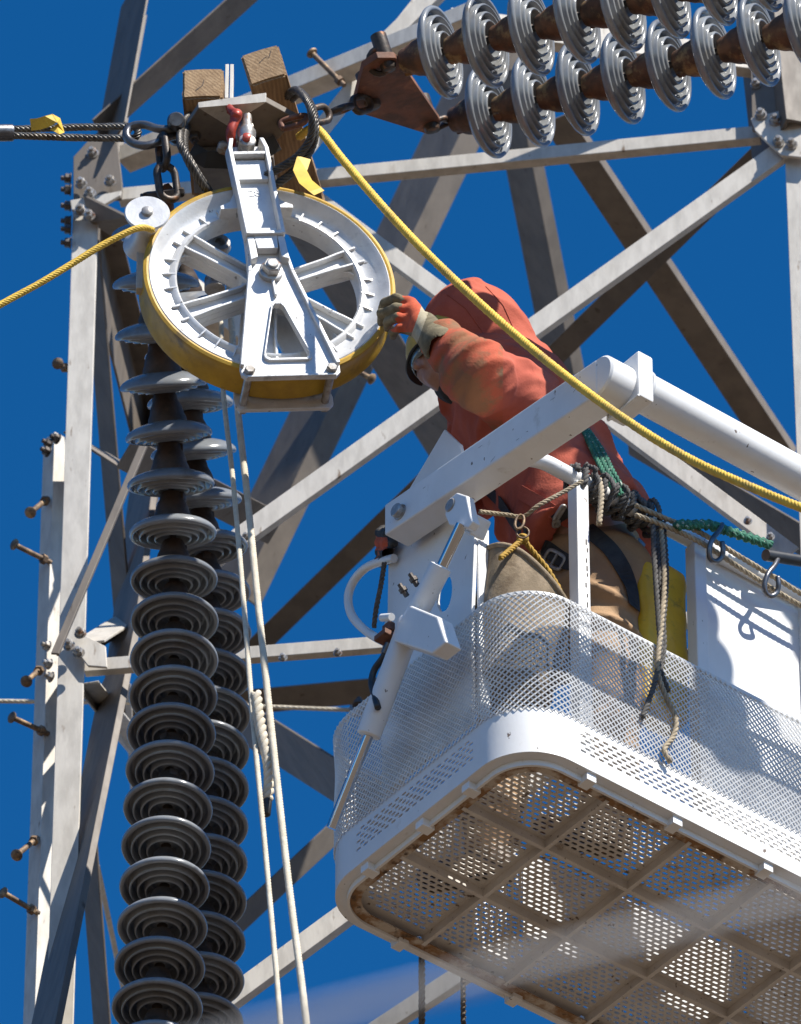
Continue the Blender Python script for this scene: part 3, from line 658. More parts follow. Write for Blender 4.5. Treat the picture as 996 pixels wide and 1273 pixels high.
def timber(cx, cy, Y, wd, ht, L, dirv, roll, label, split=False):
    root = thing('timber_block', label, 'timber', P(cx, cy, Y), 'timber blocks on the yoke')
    d = V(dirv).normalized(); x = d.cross(V((0, 0, 1))).normalized(); z = x.cross(d)
    x, z = x * math.cos(roll) + z * math.sin(roll), z * math.cos(roll) - x * math.sin(roll)
    Mx = axes(P(cx, cy, Y), x, d, z); bm = bmesh.new(); bmesh.ops.create_cube(bm, size=1)
    for v in bm.verts: v.co = V((v.co.x * wd, (v.co.y + .5) * L, v.co.z * ht))
    bmesh.ops.bevel(bm, geom=list(bm.edges), offset=.006, segments=2, affect='EDGES')
    bmesh.ops.subdivide_edges(bm, edges=list(bm.edges), cuts=5, use_grid_fill=True)
    for v in bm.verts:
        q = v.co * 40; s = math.sin(q.x * 1.7 + q.z * 2.1) * math.sin(q.z * 1.3 - q.x) * .0018
        v.co.x += s; v.co.z += math.cos(q.x * 1.1 + q.y * .3) * .0016
        if split and v.co.y > L * .8: v.co.y += random.uniform(-.05, .012); v.co.x += random.uniform(-.008, .006); v.co.z += random.uniform(-.006, .006)
    bm.verts.index_update(); mb = MB()
    for f in bm.faces: pass
    mb.add(tf(Mx, [v.co for v in bm.verts]), [[v.index for v in f.verts] for f in bm.faces]); mb.m = [1 if abs(f.normal.y) > .8 and f.calc_center_median().y < .02 else 0 for f in bm.faces]
    bm.free(); mb.build('beam', [M['wood'], M['wood_end']], root, True, 30)
    kk = MB()                                            # a drying crack on the end face
    pts = [(-.012, .01), (.012, .028), (.02, .02), (.034, .05)] if roll else [(-.02, -.03), (.0, -.01), (.004, .012)]
    for a_, b_ in zip(pts, pts[1:]):
        aa, bb = V((a_[0], -.0012, a_[1])), V((b_[0], -.0012, b_[1])); nn = V((-(bb - aa).z, 0, (bb - aa).x)).normalized() * .0012
        kk.add(tf(Mx, [aa - nn, bb - nn * .6, bb + nn * .6, aa + nn]), [(0, 1, 2, 3)])
    kk.build('crack', M['stain'], root)
    return Mx
timber(252, 103, -.0, .118, .118, .42, (.05, 1, 0), 0, 'square timber block with clean end grain, beside the wire sling')
timber(328, 80, -.04, .112, .135, .60, (.2, 1, -.02), R(13), 'tilted timber block with split far end, beside the rusty chain', True)
cb = MB(); q = P(262, 200, .12)
poly_prism(cb, [P(238, 190, .05), P(300, 186, .05), P(340, 196, .15), P(345, 240, .3), P(242, 240, .3)], V((0, 0, .02)))
o = cb.build('crossarm_plate', M['galv_shaded'], tower); bevel_obj(o)
chk = thing('wire_choker', 'dark greased wire rope choker wrapped round the timbers under the yoke plate', 'wire rope', P(350, 190, 0))
for dx, pts in ((0, [(350, 128, .12), (366, 112, -.02), (380, 122, -.16), (388, 142, -.2), (386, 172, -.16), (368, 196, -.12), (338, 214, -.08), (300, 236, .0), (262, 250, .1)]),
                (1, [(354, 132, .14), (372, 116, .0), (386, 130, -.13), (392, 152, -.17), (388, 182, -.13), (370, 208, -.09), (340, 232, -.05), (318, 246, .0)]),
                (2, [(240, 140, .12), (227, 156, -.02), (225, 180, -.12), (236, 200, -.1), (252, 226, -.05), (268, 246, .02), (300, 262, .2)]),
                (3, [(246, 142, .12), (232, 160, -.02), (230, 188, -.12), (242, 214, -.1), (258, 238, -.04), (280, 258, .1)])):
    strands(MB(), smooth_path([P(x, y, Y - .02) for x, y, Y in pts], 10), .013, 6, .085, 5, .009, .34).build('strand_loop', M['wirerope_dark'], chk, True, 180)
bn = MB(); ribbon(bn, [P(x, y, .02) for x, y in ((238, 186), (256, 198), (290, 199), (320, 192), (345, 176))], [V((0, -.6, -.8))] * 5, .05, .006); bn.build('dark_band', M['black_rubber'], chk)
tg = MB(); tp = [P(378, 196, -.16), P(373, 212, -.17), P(380, 226, -.18), P(392, 236, -.19), P(397, 240, -.19)]
ribbon(tg, tp, [V((.2, -.95, .1)), V((.1, -.95, .2)), V((0, -.9, .3)), V((0, -.9, .3)), V((0, -.9, .3))], .04, .0008); tag(tg.build('paper_tag', M['tag']), 'bent yellow tag tucked under the split timber end', 'tag')
# ------------------------------------------------------------------ chains and shackles
LK = linkmesh('link', M['chain'], .105, .066, .0105); LKF = linkmesh('link', M['chain'], .1, .064, .0105)
def chain(name, pts, label, me, par0=0, grp=None, roll=0):
    root = thing(name, label, 'chain', pts[0], grp)
    for i, (a_, b_) in enumerate(zip(pts, pts[1:])):
        y = (a_ - b_).normalized(); x = y.cross(V((0, -1, .0))).normalized(); Mx = axes((a_ + b_) / 2, x, y, x.cross(y)) @ Matrix.Rotation(R(roll + 90 * ((i + par0) % 2)), 4, 'Y')
        inst('link', me, Mx, root)
    return root
cpts = [PZ(357, 152, ZP), P_(385, 146, -.37), P_(411, 139, -.32), P_(437, 133, -.26), P_(462, 125, -.21)]
chain('rusty_chain', cpts, 'short dark chain between the grey yoke plate and the rusty triangular yoke', LK, 0, roll=50)
bw = MB(); tube(bw, smooth_path([P(352, 160, -.12), P(350, 152, -.12), P(364, 146, -.13), P(380, 144, -.13), P(378, 152, -.13), P(362, 158, -.12), P(352, 160, -.12)], 6), .009, 10); tag(bw.build('bow_shackle', M['rusty'], None, True, 180), 'rust-orange bow shackle through the right end of the grey yoke plate', 'shackle')
ry = thing('triangular_yoke', 'rusty brown triangular yoke holding the two level insulator strings', 'yoke', P_(490, 120, -.2))
YA, YB, YC = P_(447, 128, -.2), P_(484, 76, -.40), P_(540, 156, .02); YNn = (YB - YA).cross(YC - YA).normalized(); YNn = YNn if YNn.z > 0 else -YNn
def YP(x, y, k=0.0):
    d = ray(x, y); p0 = YA + YNn * k; return CAM + d * ((p0 - CAM).dot(YNn) / d.dot(YNn))
tri = [(441, 128), (452, 84), (470, 72), (492, 72), (500, 80), (548, 150), (546, 162), (532, 167), (452, 142)]
o = poly_prism(MB(), [YP(x, y) for x, y in tri], YNn * .022).build('plate', M['rusty'], ry); bevel_obj(o, .002)
tri2 = [(450, 116), (470, 84), (490, 84), (532, 152), (520, 156)]
o = poly_prism(MB(), [YP(x, y, .07) for x, y in tri2], YNn * .02).build('plate', M['rusty'], ry); bevel_obj(o, .002)
for x, y in ((463, 127), (482, 80), (536, 156)):
    q = YP(x, y); lathe(MB(), frame(q, -YNn), [(.024, -.1), (.024, .008), (.02, .018), (.008, .02)], 16, True, True).build('pin', M['chain'], ry, True, 40)
lk = thing('yoke_ring', 'dark steel ring link on top of the rusty yoke, by the near level string', 'ring', YP(468, 75))
tube(MB(), [YP(472, 76, .02) + V((.032 * math.cos(t), -.02 * math.sin(t), .032 * math.sin(t))) for t in [i * math.pi / 8 for i in range(16)]], .0095, 8, True).build('ring', M['chain'], lk, True, 180)
for src, x, y, lab in ((UPP, 484, 78, 'near'), (LOW, 538, 156, 'far')):
    q = YP(x, y, .03); e = src[0] - axd * .8
    sh = MB(); d = (e - q).normalized(); s = d.cross(V((0, 0, 1))).normalized()
    tube(sh, smooth_path([q + s * .026, q + s * .028 + d * .03, (q + e) / 2 + s * .018, e + s * .0, (q + e) / 2 - s * .018, q - s * .028 + d * .03, q - s * .026], 6), .0095, 10)
    tag(sh.build('clevis', M['chain'], None, True, 180), 'dark clevis tying the rusty yoke to the %s level insulator string' % lab, 'clevis')
# left: sling, thimble shackle, links, rusty strap
sg = thing('wire_sling', 'doubled steel wire sling with pressed sleeve running off to the left', 'wire rope', P(80, 165, 0))
strands(MB(), [P(-120, 166, .02), P(20, 160.5, .02), P(100, 158, .02), P(164, 157, .01)], .0115, 6, .08, 6, .008, .34).build('strand', M['wirerope'], sg, True, 180)
strands(MB(), [P(-120, 168, .02), P(20, 168.5, .02), P(90, 171, .02), P(160, 172, .01)], .0115, 6, .08, 6, .008, .34).build('strand', M['wirerope'], sg, True, 180)
lathe(MB(), frame(P(18, 165, .02), P(-150, 166.5, .02) - P(18, 165, .02)), [(.02, 0), (.025, .006), (.025, .3), (.02, .31)], 20, True, True).build('sleeve', M['forged'], sg, True, 40)
strands(MB(), smooth_path([P(160, 157, .0), P(168, 158, -.01), P(172, 164, -.01), P(168, 171, -.01), P(158, 172, .0)], 8), .0115, 6, .08, 6, .008, .34).build('eye', M['wirerope_dark'], sg, True, 180)
tgm = MB(); tp = [P(38, 155, -.02), P(48, 154, -.03), P(58, 151, -.04), P(68, 147, -.045), P(74, 151, -.02), P(75, 160, -.01), P(68, 164, -.02)]
ribbon(tgm, tp, [V((0, -.7, -.7)), V((0, -.7, -.7)), V((.2, -.8, -.6)), V((.4, -.9, .1)), V((1, -.2, 0)), V((.7, -.6, .2)), V((.2, -.9, .3))], .034, .0008); tag(tgm.build('paper_tag', M['tag']), 'curled yellow tag looped round the wire sling', 'tag')
ts = thing('thimble_shackle', 'heavy forged grey shackle joining the wire sling to the yoke plate', 'shackle', P(195, 165, -.04))
tube(MB(), smooth_path([P(226, 153, -.06), P(212, 160, -.07), P(196, 160, -.07), P(178, 155, -.06), P(162, 158, -.05), P(157, 168, -.05), P(164, 177, -.05), P(180, 181, -.06), P(196, 177, -.06), P(212, 170, -.05), P(225, 168, -.04)], 6), .0125, 12).build('bow', M['forged'], ts, True, 180)
lathe(MB(), frame(P(219, 151, -.1), P(219, 170, .02) - P(219, 151, -.1)), [(.02, -.02), (.026, -.01), (.026, .02), (.014, .022), (.014, .13), (.022, .13), (.022, .15)], 20, True, True).build('pin', M['forged'], ts, True, 40)
chain('link_chain', [P(200, 170, -.06), P(205, 208, -.055), P(211, 246, -.03)], 'two dark chain links hanging from the forged shackle to the rusty strap', linkmesh('link', M['chain'], .135, .078, .0115), 1, roll=20)
rs = thing('rusty_strap', 'rusty steel strap under the two chain links at the head of a hanging string', 'strap', P(207, 250, .05))
o = poly_prism(MB(), [P(203, 229, -.02), P(210, 227, -.02), P(212, 262, .1), P(206, 300, .2), P(185, 300, .2), P(192, 258, .1)], V((.012, .02, 0))).build('flat_bar', M['rusty'], rs); bevel_obj(o)
lathe(MB(), frame(P(218, 240, -.02), (1, -.2, 0)), [(.015, -.08), (.015, .02), (.011, .026)], 6, True, True).build('bolt', M['chain'], rs, True, 30)
mb = MB(); lathe(mb, frame(P(268, 306, .2), (0, 0, -1)), [(.02, -.06), (.026, 0), (.026, .03), (.012, .04), (.012, .12), (.03, .13), (.03, .17)], 16, True, True)
lathe(mb, frame(P(272, 306, .18), (.2, -1, 0)), [(.03, -.02), (.036, 0), (.03, .02), (.016, .02), (.016, -.02)], 20); tag(mb.build('ball_fitting', M['bolt'], None, True, 40), 'zinc ball and socket fitting seen through the upper left of the wheel', 'fitting')
# ------------------------------------------------------------------ guide roller with its rope
rl = thing('guide_roller', 'small polished aluminium roller with round white face beside the big wheel', 'roller', P(183, 265, -.12))
RC = P(183, 265, -.16); RZ = V((.05, -1, .0)).normalized()
lathe(MB(), frame(RC, RZ), [(.0, .004), (.062, .004), (.065, .0), (.063, -.006), (.046, -.022), (.036, -.045), (.034, -.07), (.038, -.095), (.05, -.118), (.064, -.132), (.065, -.138), (0, -.138)], 48).build('spool', M['alu'], rl, True, 40)
lathe(MB(), frame(RC, RZ), [(.0165, .002), (.0165, .012), (.014, .014)], 24, True, True).build('axle_end', M['bolt'], rl, True, 40)
bbox(MB(), frame(P(176, 330, -.03), (0, 0, 1), (1, 0, 0)), -.014, .014, -.015, .015, -.1, .12, .003).build('arm', M['galv'], rl)
rope('guide_rope', [P(-60, 412, -.25), P(0, 379, -.24), P(60, 346, -.235), P(120, 309, -.235), P(160, 288, -.235), P(178, 283, -.225), P(190, 286, -.2)], .0105, M['rope_y'], 'yellow rope coming in from the left to the small roller', k=5, pitch=.05)
yr = rope('tag_line', [P(372, 170, .02), P(386, 160, -.05), P(398, 163, -.1), P_(425, 197, -.46), P_(470, 250, -.55), P_(520, 304, -.65), P_(580, 362, -.78), P_(650, 424, -.88), P_(720, 480, -1.05), P_(790, 530, -1.2), P_(860, 572, -1.3), P_(930, 604, -1.38), P_(996, 631, -1.44), P_(1100, 668, -1.5), P_(1350, 740, -1.6)], .0132, M['rope_y'], 'long yellow rope sagging from the timbers down past the orange hood', k=5, pitch=.06)

P = P_
# ------------------------------------------------------------------ lift basket
BN = P(648, 914, -.60); BU = V((.785, .619, 0)).normalized(); BV = V((-BU.y, BU.x, 0)); UZ = V((0, 0, 1))
BW, BL_, RC_ = .92, 1.56, .17
def B(u, v, h): return BN + BU * u + BV * v + UZ * h
def onplane(px, py, p0, n):
    d = ray(px, py); return CAM + d * ((p0 - CAM).dot(n) / d.dot(n))
def LP(px, py, u): return onplane(px, py, B(u, 0, 0), BU)      # on a plane parallel to the basket's end face
def NP(px, py, v): return onplane(px, py, B(0, v, 0), BV)      # on a plane parallel to its long near face
bas = thing('lift_basket', 'white aerial lift basket with perforated floor and expanded metal mesh sides', 'lift basket', B(BL_ / 2, BW / 2, 0))
SEC = []                           # straight and corner sections of the rounded plan: (kind, length, start u, v, direction / centre)
def per(sec, s, off=0.0):          # plan point at run s of a section, moved off outwards
    k = sec
    l1, l2, q = BL_ - 2 * RC_, BW - 2 * RC_, RC_ * math.pi / 2
    if k == 'near': return RC_ + s, -off
    if k == 'right': return BL_ + off, RC_ + s
    if k == 'far': return BL_ - RC_ - s, BW + off
    if k == 'left': return -off, BW - RC_ - s
    cu, cv, a0 = {'cnr': (BL_ - RC_, RC_, -90), 'crf': (BL_ - RC_, BW - RC_, 0), 'cfl': (RC_, BW - RC_, 90), 'cln': (RC_, RC_, 180)}[k]
    a = R(a0) + s / RC_; return cu + (RC_ + off) * math.cos(a), cv + (RC_ + off) * math.sin(a)
LEN = {'near': BL_ - 2 * RC_, 'far': BL_ - 2 * RC_, 'left': BW - 2 * RC_, 'right': BW - 2 * RC_}
for c_ in ('cnr', 'crf', 'cfl', 'cln'): LEN[c_] = RC_ * math.pi / 2
def sheet(mb, f, s0, s1, t0, t1, n, th):   # curved solid sheet f(s, t, w)
    vs_ = []
    for i in range(n + 1):
        s = s0 + (s1 - s0) * i / n
        for t, w_ in ((t0, 0), (t1, 0), (t1, th), (t0, th)): vs_.append(f(s, t, w_))
    fs = [(0, 1, 2, 3), tuple(4 * n + k for k in (3, 2, 1, 0))]
    for i in range(n):
        for k in range(4): fs.append((4 * i + k, 4 * i + (k + 1) % 4, 4 * i + 4 + (k + 1) % 4, 4 * i + 4 + k))
    mb.add(vs_, fs)
def perf(mb, f, s0, s1, t0, t1, ps, pt, hl, hr, th, keep=None):
    """perforated sheet: staggered slots of half-length hl, half-height hr, on a grid of pitch ps x pt"""
    ns, nt_ = max(1, round((s1 - s0) / ps)), max(1, round((t1 - t0) / pt)); ps, pt = (s1 - s0) / ns, (t1 - t0) / nt_
    def cell(a, b, c, d, hole):
        if not hole or b - a < ps * .8:
            q = [f(x, y, 0) for x, y in ((a, c), (b, c), (b, d), (a, d))] + [f(x, y, th) for x, y in ((a, c), (b, c), (b, d), (a, d))]
            mb.add(q, [(0, 1, 2, 3), (7, 6, 5, 4)]); return
        cx, cy = (a + b) / 2, (c + d) / 2; hx, hy = (b - a) / 2, (d - c) / 2
        o_ = [(1, 0), (1, 1), (.45, 1), (-.45, 1), (-1, 1), (-1, 0), (-1, -1), (-.45, -1), (.45, -1), (1, -1)]
        i_ = [(hl, 0), (hl - hr * .3, hr * .72), (hl - hr, hr), (-hl + hr, hr), (-hl + hr * .3, hr * .72), (-hl, 0), (-hl + hr * .3, -hr * .72), (-hl + hr, -hr), (hl - hr, -hr), (hl - hr * .3, -hr * .72)]
        n = 10; O = [(cx + x * hx, cy + y * hy) for x, y in o_]; H = [(cx + x, cy + y) for x, y in i_]
        vs_ = [f(x, y, 0) for x, y in O] + [f(x, y, 0) for x, y in H] + [f(x, y, th) for x, y in O] + [f(x, y, th) for x, y in H]; fs = []
        for k in range(n):
            k2 = (k + 1) % n; fs += [(k, k2, n + k2, n + k), (2 * n + k2, 2 * n + k, 3 * n + k, 3 * n + k2), (n + k, n + k2, 3 * n + k2, 3 * n + k)]
        mb.add(vs_, fs)
    for j in range(nt_):
        c, d = t0 + j * pt, t0 + (j + 1) * pt; o_ = ps / 2 if j % 2 else 0
        if o_: cell(s0, s0 + o_, c, d, False); cell(s1 - o_, s1, c, d, False)
        for i in range(ns - (1 if o_ else 0)):
            a = s0 + o_ + i * ps
            k = keep(a + ps / 2, (c + d) / 2) if keep else 2
            if k: cell(a, a + ps, c, d, k == 2)
def wallf(sec): return lambda s, t, w_: B(*per(sec, s, -w_), t)
SECS = ['near', 'cnr', 'right', 'crf', 'far', 'cfl', 'left', 'cln']
for sc in SECS:
    f = wallf(sc); L = LEN[sc]; mb = MB(); cn = sc[0] == 'c'; n = 14 if cn else 1
    if cn: sheet(mb, f, 0, L, .0, .155, n, .004)
    else:
        sheet(mb, f, 0, L, .0, .048, 1, .004); sheet(mb, f, 0, L, .128, .155, 1, .004); sheet(mb, f, 0, .03, .048, .128, 1, .004); sheet(mb, f, L - .03, L, .048, .128, 1, .004)
        perf(mb, f, .03, L - .03, .048, .128, .0315, .0135, .0105, .0042, .004)
    mb.build('rim_band', M['white'], bas, cn, 40)
    mb = MB(); sheet(mb, lambda s, t, w_: B(*per(sc, s, -t), -.001 - w_), 0, L, .003, .032, n, -.005); mb.build('rim_flange', M['white'], bas, cn, 40)
    mb = MB(); sheet(mb, lambda s, t, w_: B(*per(sc, s, -.032 - w_), t), 0, L, -.02, .03, n, .008); mb.build('floor_edge', M['white'], bas, cn, 40)
    mb = MB(); sheet(mb, lambda s, t, w_: B(*per(sc, s, -t), -.012 + w_), 0, L, .041, .072, n, .004); mb.build('floor_border', M['rim_rust'], bas, cn, 40)
# drain tabs round the rim
for sc, ss in (('near', (.08, .38, .70, 1.02)), ('left', (.06, .3, .5)), ('far', (.3, .7, 1.1))):
    for s in ss:
        u0, v0 = per(sc, s); du, dv = per(sc, s + .01); t = (BU * (du - u0) + BV * (dv - v0)).normalized(); nn = t.cross(UZ)
        o = bbox(MB(), axes(B(u0, v0, -.012), t, nn * -1, UZ * 1), -.016, .016, .008, .05, -.014, .012, .002).build('drain_tab', M['white'], bas)
# floor: ribs and perforated panels
IN = .058; NU, NV = 5, 3; cu_, cv_ = (BL_ - 2 * IN) / NU, (BW - 2 * IN) / NV
def inside(u, v, m):
    du = max(RC_ - u, u - (BL_ - RC_), 0); dv = max(RC_ - v, v - (BW - RC_), 0)
    if du and dv: return math.hypot(du, dv) < RC_ - m
    return min(u, v, BL_ - u, BW - v) > m - 1e-6
def keep(u, v): return 2 if inside(u, v, .088) else (1 if inside(u, v, .05) else 0)
for i in range(NU):
    for j in range(NV):
        u0, v0 = IN + i * cu_, IN + j * cv_; mb = MB()
        perf(mb, lambda s, t, w_: B(s, t, .014 + w_), u0 + (.016 if i else -.008), u0 + cu_ - (.016 if i < NU - 1 else -.008), v0 + (.016 if j else -.008), v0 + cv_ - (.016 if j < NV - 1 else -.008), .0255, .0172, .0094, .0046, .003, keep)
        mb.build('floor_panel', M['white_dirty'], bas)
for i in range(1, NU):
    mb = MB(); u0 = IN + i * cu_; box(mb, axes(B(u0, 0, 0), BU, BV, UZ), -.006, .006, .06, BW - .06, -.014, .013); box(mb, axes(B(u0, 0, 0), BU, BV, UZ), -.0165, .0165, .06, BW - .06, .0131, .0165)
    mb.build('floor_rib', M['white_dirty'], bas)
for j in range(1, NV):
    mb = MB(); v0 = IN + j * cv_; box(mb, axes(B(0, v0, 0), BU, BV, UZ), .06, BL_ - .06, -.006, .006, -.0145, .0128); box(mb, axes(B(0, v0, 0), BU, BV, UZ), .06, BL_ - .06, -.0165, .0165, .0129, .0162)
    mb.build('floor_rib', M['white_dirty'], bas)
for (a, b, c, d) in ((.05, BL_ - .05, IN - .002, IN + .017), (.05, BL_ - .05, BW - IN - .017, BW - IN + .002)):
    pass
# expanded metal skirt
def exp_mesh(sc, h0, h1):
    L = LEN[sc]; lw = L / max(1, round(L / .0185)); sw = .0195; rows = round((h1 - h0) / (sw / 2)); mb = MB(); vs_ = []; fs = []
    def node(i, j): return (i * lw / 2, h0 + j * sw / 2)
    nc = round(L / (lw / 2))
    for j in range(rows):
        for i in range(nc):
            if (i + j) % 2: a, b = (i, j + 1), (i + 1, j)
            else: a, b = (i, j), (i + 1, j + 1)
            (s0, t0), (s1, t1) = node(*a), node(*b); k = len(vs_); hw = .0022
            tw = .0026 if (j % 2) else .0016
            for s, t in ((s0, t0), (s1, t1)):
                dn = .0045 * math.sin(s * 9 + t * 7 + len(sc)) * math.sin(t * 14 - s * 5) * math.sin(min(1, (t - h0) / .06) * 1.57)
                for dt, w_ in ((-hw, -.0012), (hw, .0004), (hw, .0026), (-hw, .001)): vs_.append(B(*per(sc, s, .0035 + w_ + dn), t + dt + .0006 * math.sin(s * 310 + t * 190)))
            for m_ in range(4): fs.append((k + m_, k + (m_ + 1) % 4, k + 4 + (m_ + 1) % 4, k + 4 + m_))
    mb.add(vs_, fs); o = mb.build('mesh_skirt', M['mesh'], bas); o['kind'] = 'stuff'; return o
for sc in ('near', 'cln', 'left', 'cfl', 'far', 'right', 'cnr', 'crf'): exp_mesh(sc, .148, .56)
for sc in SECS:
    n = 14 if sc[0] == 'c' else 1; mb = MB(); sheet(mb, lambda s, t, w_: B(*per(sc, s, .002 - w_), t), 0, LEN[sc], .553, .565, n, .008); mb.build('skirt_edge', M['mesh'], bas)
# posts, top rail, panels
for u in (.25, .672, 1.08, 1.47):
    o = bbox(MB(), axes(B(u, .045, 0), BU, BV, UZ), -.021, .021, -.021, .021, .01, 1.05, .004).build('post', M['white'], bas)
for u, v in ((.05, .62), (.5, BW - .05), (1.0, BW - .05), (1.47, BW - .05)):
    bbox(MB(), axes(B(u, v, 0), BU, BV, UZ), -.018, .018, -.018, .018, .01, .57, .004).build('post', M['white'], bas)
mb = MB(); path = [B(.03, .3, 1.075), B(.03, .17, 1.075)] + [B(.15 + .12 * math.cos(R(180 + a)), .045 + .12 + .12 * math.sin(R(180 + a)), 1.075) for a in range(0, 91, 10)] + [B(.3, .045, 1.072), B(.8, .045, 1.07), B(1.5, .045, 1.07)]
tube(mb, path, .023, 14); mb.build('top_rail', M['white'], bas, True, 60)
o = bbox(MB(), axes(B(0, 0, 0), BU, BV, UZ),   .695, 1.53, .062, .068, .08, 1.06, .002).build('side_panel', M['white'], bas)
o = bbox(MB(), axes(B(0, 0, 0), BU, BV, UZ), 1.515, 1.521, .08, BW - .06, .06, 1.04, .002).build('side_panel', M['white'], bas)
bbox(MB(), axes(B(0, 0, 0), BU, BV, UZ), .7, 1.5, BW - .066, BW - .06, .12, .5, .002).build('side_panel', M['white'], bas)
mk = MB()
for i in range(9):
    p = NP(730 + random.uniform(-2, 1), 672 + i * 11 + random.uniform(-3, 3), .0235); box(mk, axes(p, BU, BV, UZ), -.0022, .0022, -.0006, .0002, -.006 - random.random() * .007, .006)
mk.build('paint_chips', M['stain'], bas)
# mounting plate at the basket's end
pp = [(.208, .18), (.208, .54), (.19, .86), (.253, 1.213), (.323, 1.317), (.503, 1.19), (.576, 1.003), (.58, .818), (.604, .76), (.604, .18)]
bm = bmesh.new(); hp = [(.352 + .038 * math.cos(t) * (1 if math.cos(t) > 0 else .75), .715 + .062 * math.sin(t)) for t in [i * math.pi / 8 for i in range(16)]]
vo = [bm.verts.new(B(-.0, a, h)) for a, h in pp]; vi = [bm.verts.new(B(-.0, a - .03, h)) for a, h in hp]
bmesh.ops.triangle_fill(bm, use_beauty=True, edges=[bm.edges.new((vo[i], vo[(i + 1) % len(vo)])) for i in range(len(vo))] + [bm.edges.new((vi[i], vi[(i + 1) % len(vi)])) for i in range(len(vi))])
r = bmesh.ops.extrude_face_region(bm, geom=list(bm.faces))
for v in [x for x in r['geom'] if isinstance(x, bmesh.types.BMVert)]: v.co += BU * .012
bm.verts.index_update(); mb = MB().add([v.co for v in bm.verts], [[v.index for v in f.verts] for f in bm.faces]); bm.free()
o = mb.build('mounting_plate', M['white'], bas); bevel_obj(o, .003)
o = bbox(MB(), axes(B(0, 0, 0), BU, BV, UZ), .0125, .05, .19, .2, .2, .88, .003).build('plate_flange', M['white'], bas)
o = bbox(MB(), axes(B(0, 0, 0), BU, BV, UZ), .0125, .07, .588, .598, .2, .75, .003).build('plate_flange', M['white'], bas)
# grab handle
hd = MB(); tube(hd, smooth_path([LP(x, y, -.02) for x, y in ((490, 694), (474, 698), (455, 706), (440, 722), (433, 742), (437, 764), (452, 782), (472, 795), (492, 803))], 6), .0125, 10)
hd.build('grab_handle', M['white'], bas, True, 60)
# ------------------------------------------------------------------ boom with jib arm and levelling cylinder
boom = thing('boom_arm', 'white boom tube with box jib arm pinned to the end of the lift basket', 'boom', B(-.1, -.5, .9))
a0, a1 = .46, -.47; u0, u1 = -.105, -.02
def arm_pt(a, top, u): t = (a - a0) / (a1 - a0); hi = 1.074 + (.962 - 1.074) * t; lo = .962 + (.835 - .962) * t; return B(u, a, hi if top else lo)
v8 = [arm_pt(a0, 0, u0), arm_pt(a0, 0, u1), arm_pt(a1, 0, u1), arm_pt(a1, 0, u0), arm_pt(a0, 1, u0), arm_pt(a0, 1, u1), arm_pt(a1, 1, u1), arm_pt(a1, 1, u0)]
o = MB().add(v8, BOXF).build('jib_arm', M['white'], boom); bevel_obj(o, .006, 3)
mx = frame(B(-.1035, a1 + .004, .9), BU, BV)
mb = MB(); lathe(mb, mx, [(.06, 0), (.0665, .006), (.0665, .085), (.06, .091)], 40, True, True); mb.build('arm_end', M['white'], boom, True, 40)
o = bbox(MB(), axes(B(0, 0, 0), BU, BV, UZ), -.018, .034, a1 - .072, a1 + .058, .83, .992, .007).build('end_block', M['white'], boom)
mb = MB(); bd = (BU + UZ * -.012).normalized(); lathe(mb, frame(B(.032, a1 - .012, .915), bd), [(.064, 0), (.061, .012), (.056, .016), (.056, 5.2)], 48, True, True); mb.build('boom_tube', M['white'], boom, True, 40)
be = B(.05, a1 - .012, .915) + bd * 5.2; base = V((be.x - 1.5, be.y + 2.5, 0))
mb = MB(); lathe(mb, frame(be + UZ * .1, base + UZ * 1.8 - be), [(.13, 0), (.17, 6), (.2, (base + UZ * 1.8 - be).length)], 24, True, True); mb.build('lower_boom', M['white'], boom, True, 40)
bbox(MB(), Matrix.Translation(base), -.5, .5, -.5, .5, 0, 1.9, .04).build('pedestal', M['white'], boom)
for px, py, r_, uu in ((498, 637, .021, -.105), (566, 631, .021, -.118)):
    q = LP(px, py, uu); mb = MB(); lathe(mb, frame(q, -BU), [(r_ * 1.15, 0), (r_ * 1.15, .004), (r_, .005), (r_, .018), (r_ * .85, .021)], 20, True, True); mb.build('pivot_pin', M['bolt'], boom, True, 30)
o = poly_prism(MB(), [LP(x, y, -.135) for x, y in ((553, 640), (556, 622), (568, 612), (580, 616), (585, 640), (588, 648), (582, 656), (558, 652))], BU * .028).build('clevis', M['white'], boom); bevel_obj(o, .004)
for (a, b) in (((a0 - .02, 1), (a1, 1)),):
    pass
wb = MB(); wp = [B(-.019, a1 - .07 + .13 * i / 40, .83 - .002 + .0012 * math.sin(i * 2.1)) for i in range(41)] + [B(-.019, a1 + .06, .83 + .16 * i / 40) for i in range(41)]
tube(wb, wp, .0042, 6); wb.build('weld_bead', M['white'], boom, True, 180)
for k in range(8):                # scuffs and grease on the jib and its end block
    a = a0 + (a1 - a0) * random.random(); t = random.random() ** .5; lo_, hi_ = arm_pt(a, 0, u0), arm_pt(a, 1, u0); c = lo_.lerp(hi_, .08 + .84 * random.random())
    L_, w_ = random.uniform(.002, .012), random.uniform(.0006, .0014); rr_ = random.uniform(-.5, .5); d1 = (BV * math.cos(rr_) + UZ * math.sin(rr_)) * L_; d2 = (UZ * math.cos(rr_) - BV * math.sin(rr_)) * w_
    MB().add([c - BU * .0006 - d1 - d2, c - BU * .0006 + d1 - d2 * .4, c - BU * .0006 + d1 * .8 + d2, c - BU * .0006 - d1 * .7 + d2 * .5], [(0, 1, 2, 3)]).build('paint_scuff', M['stain'], boom)
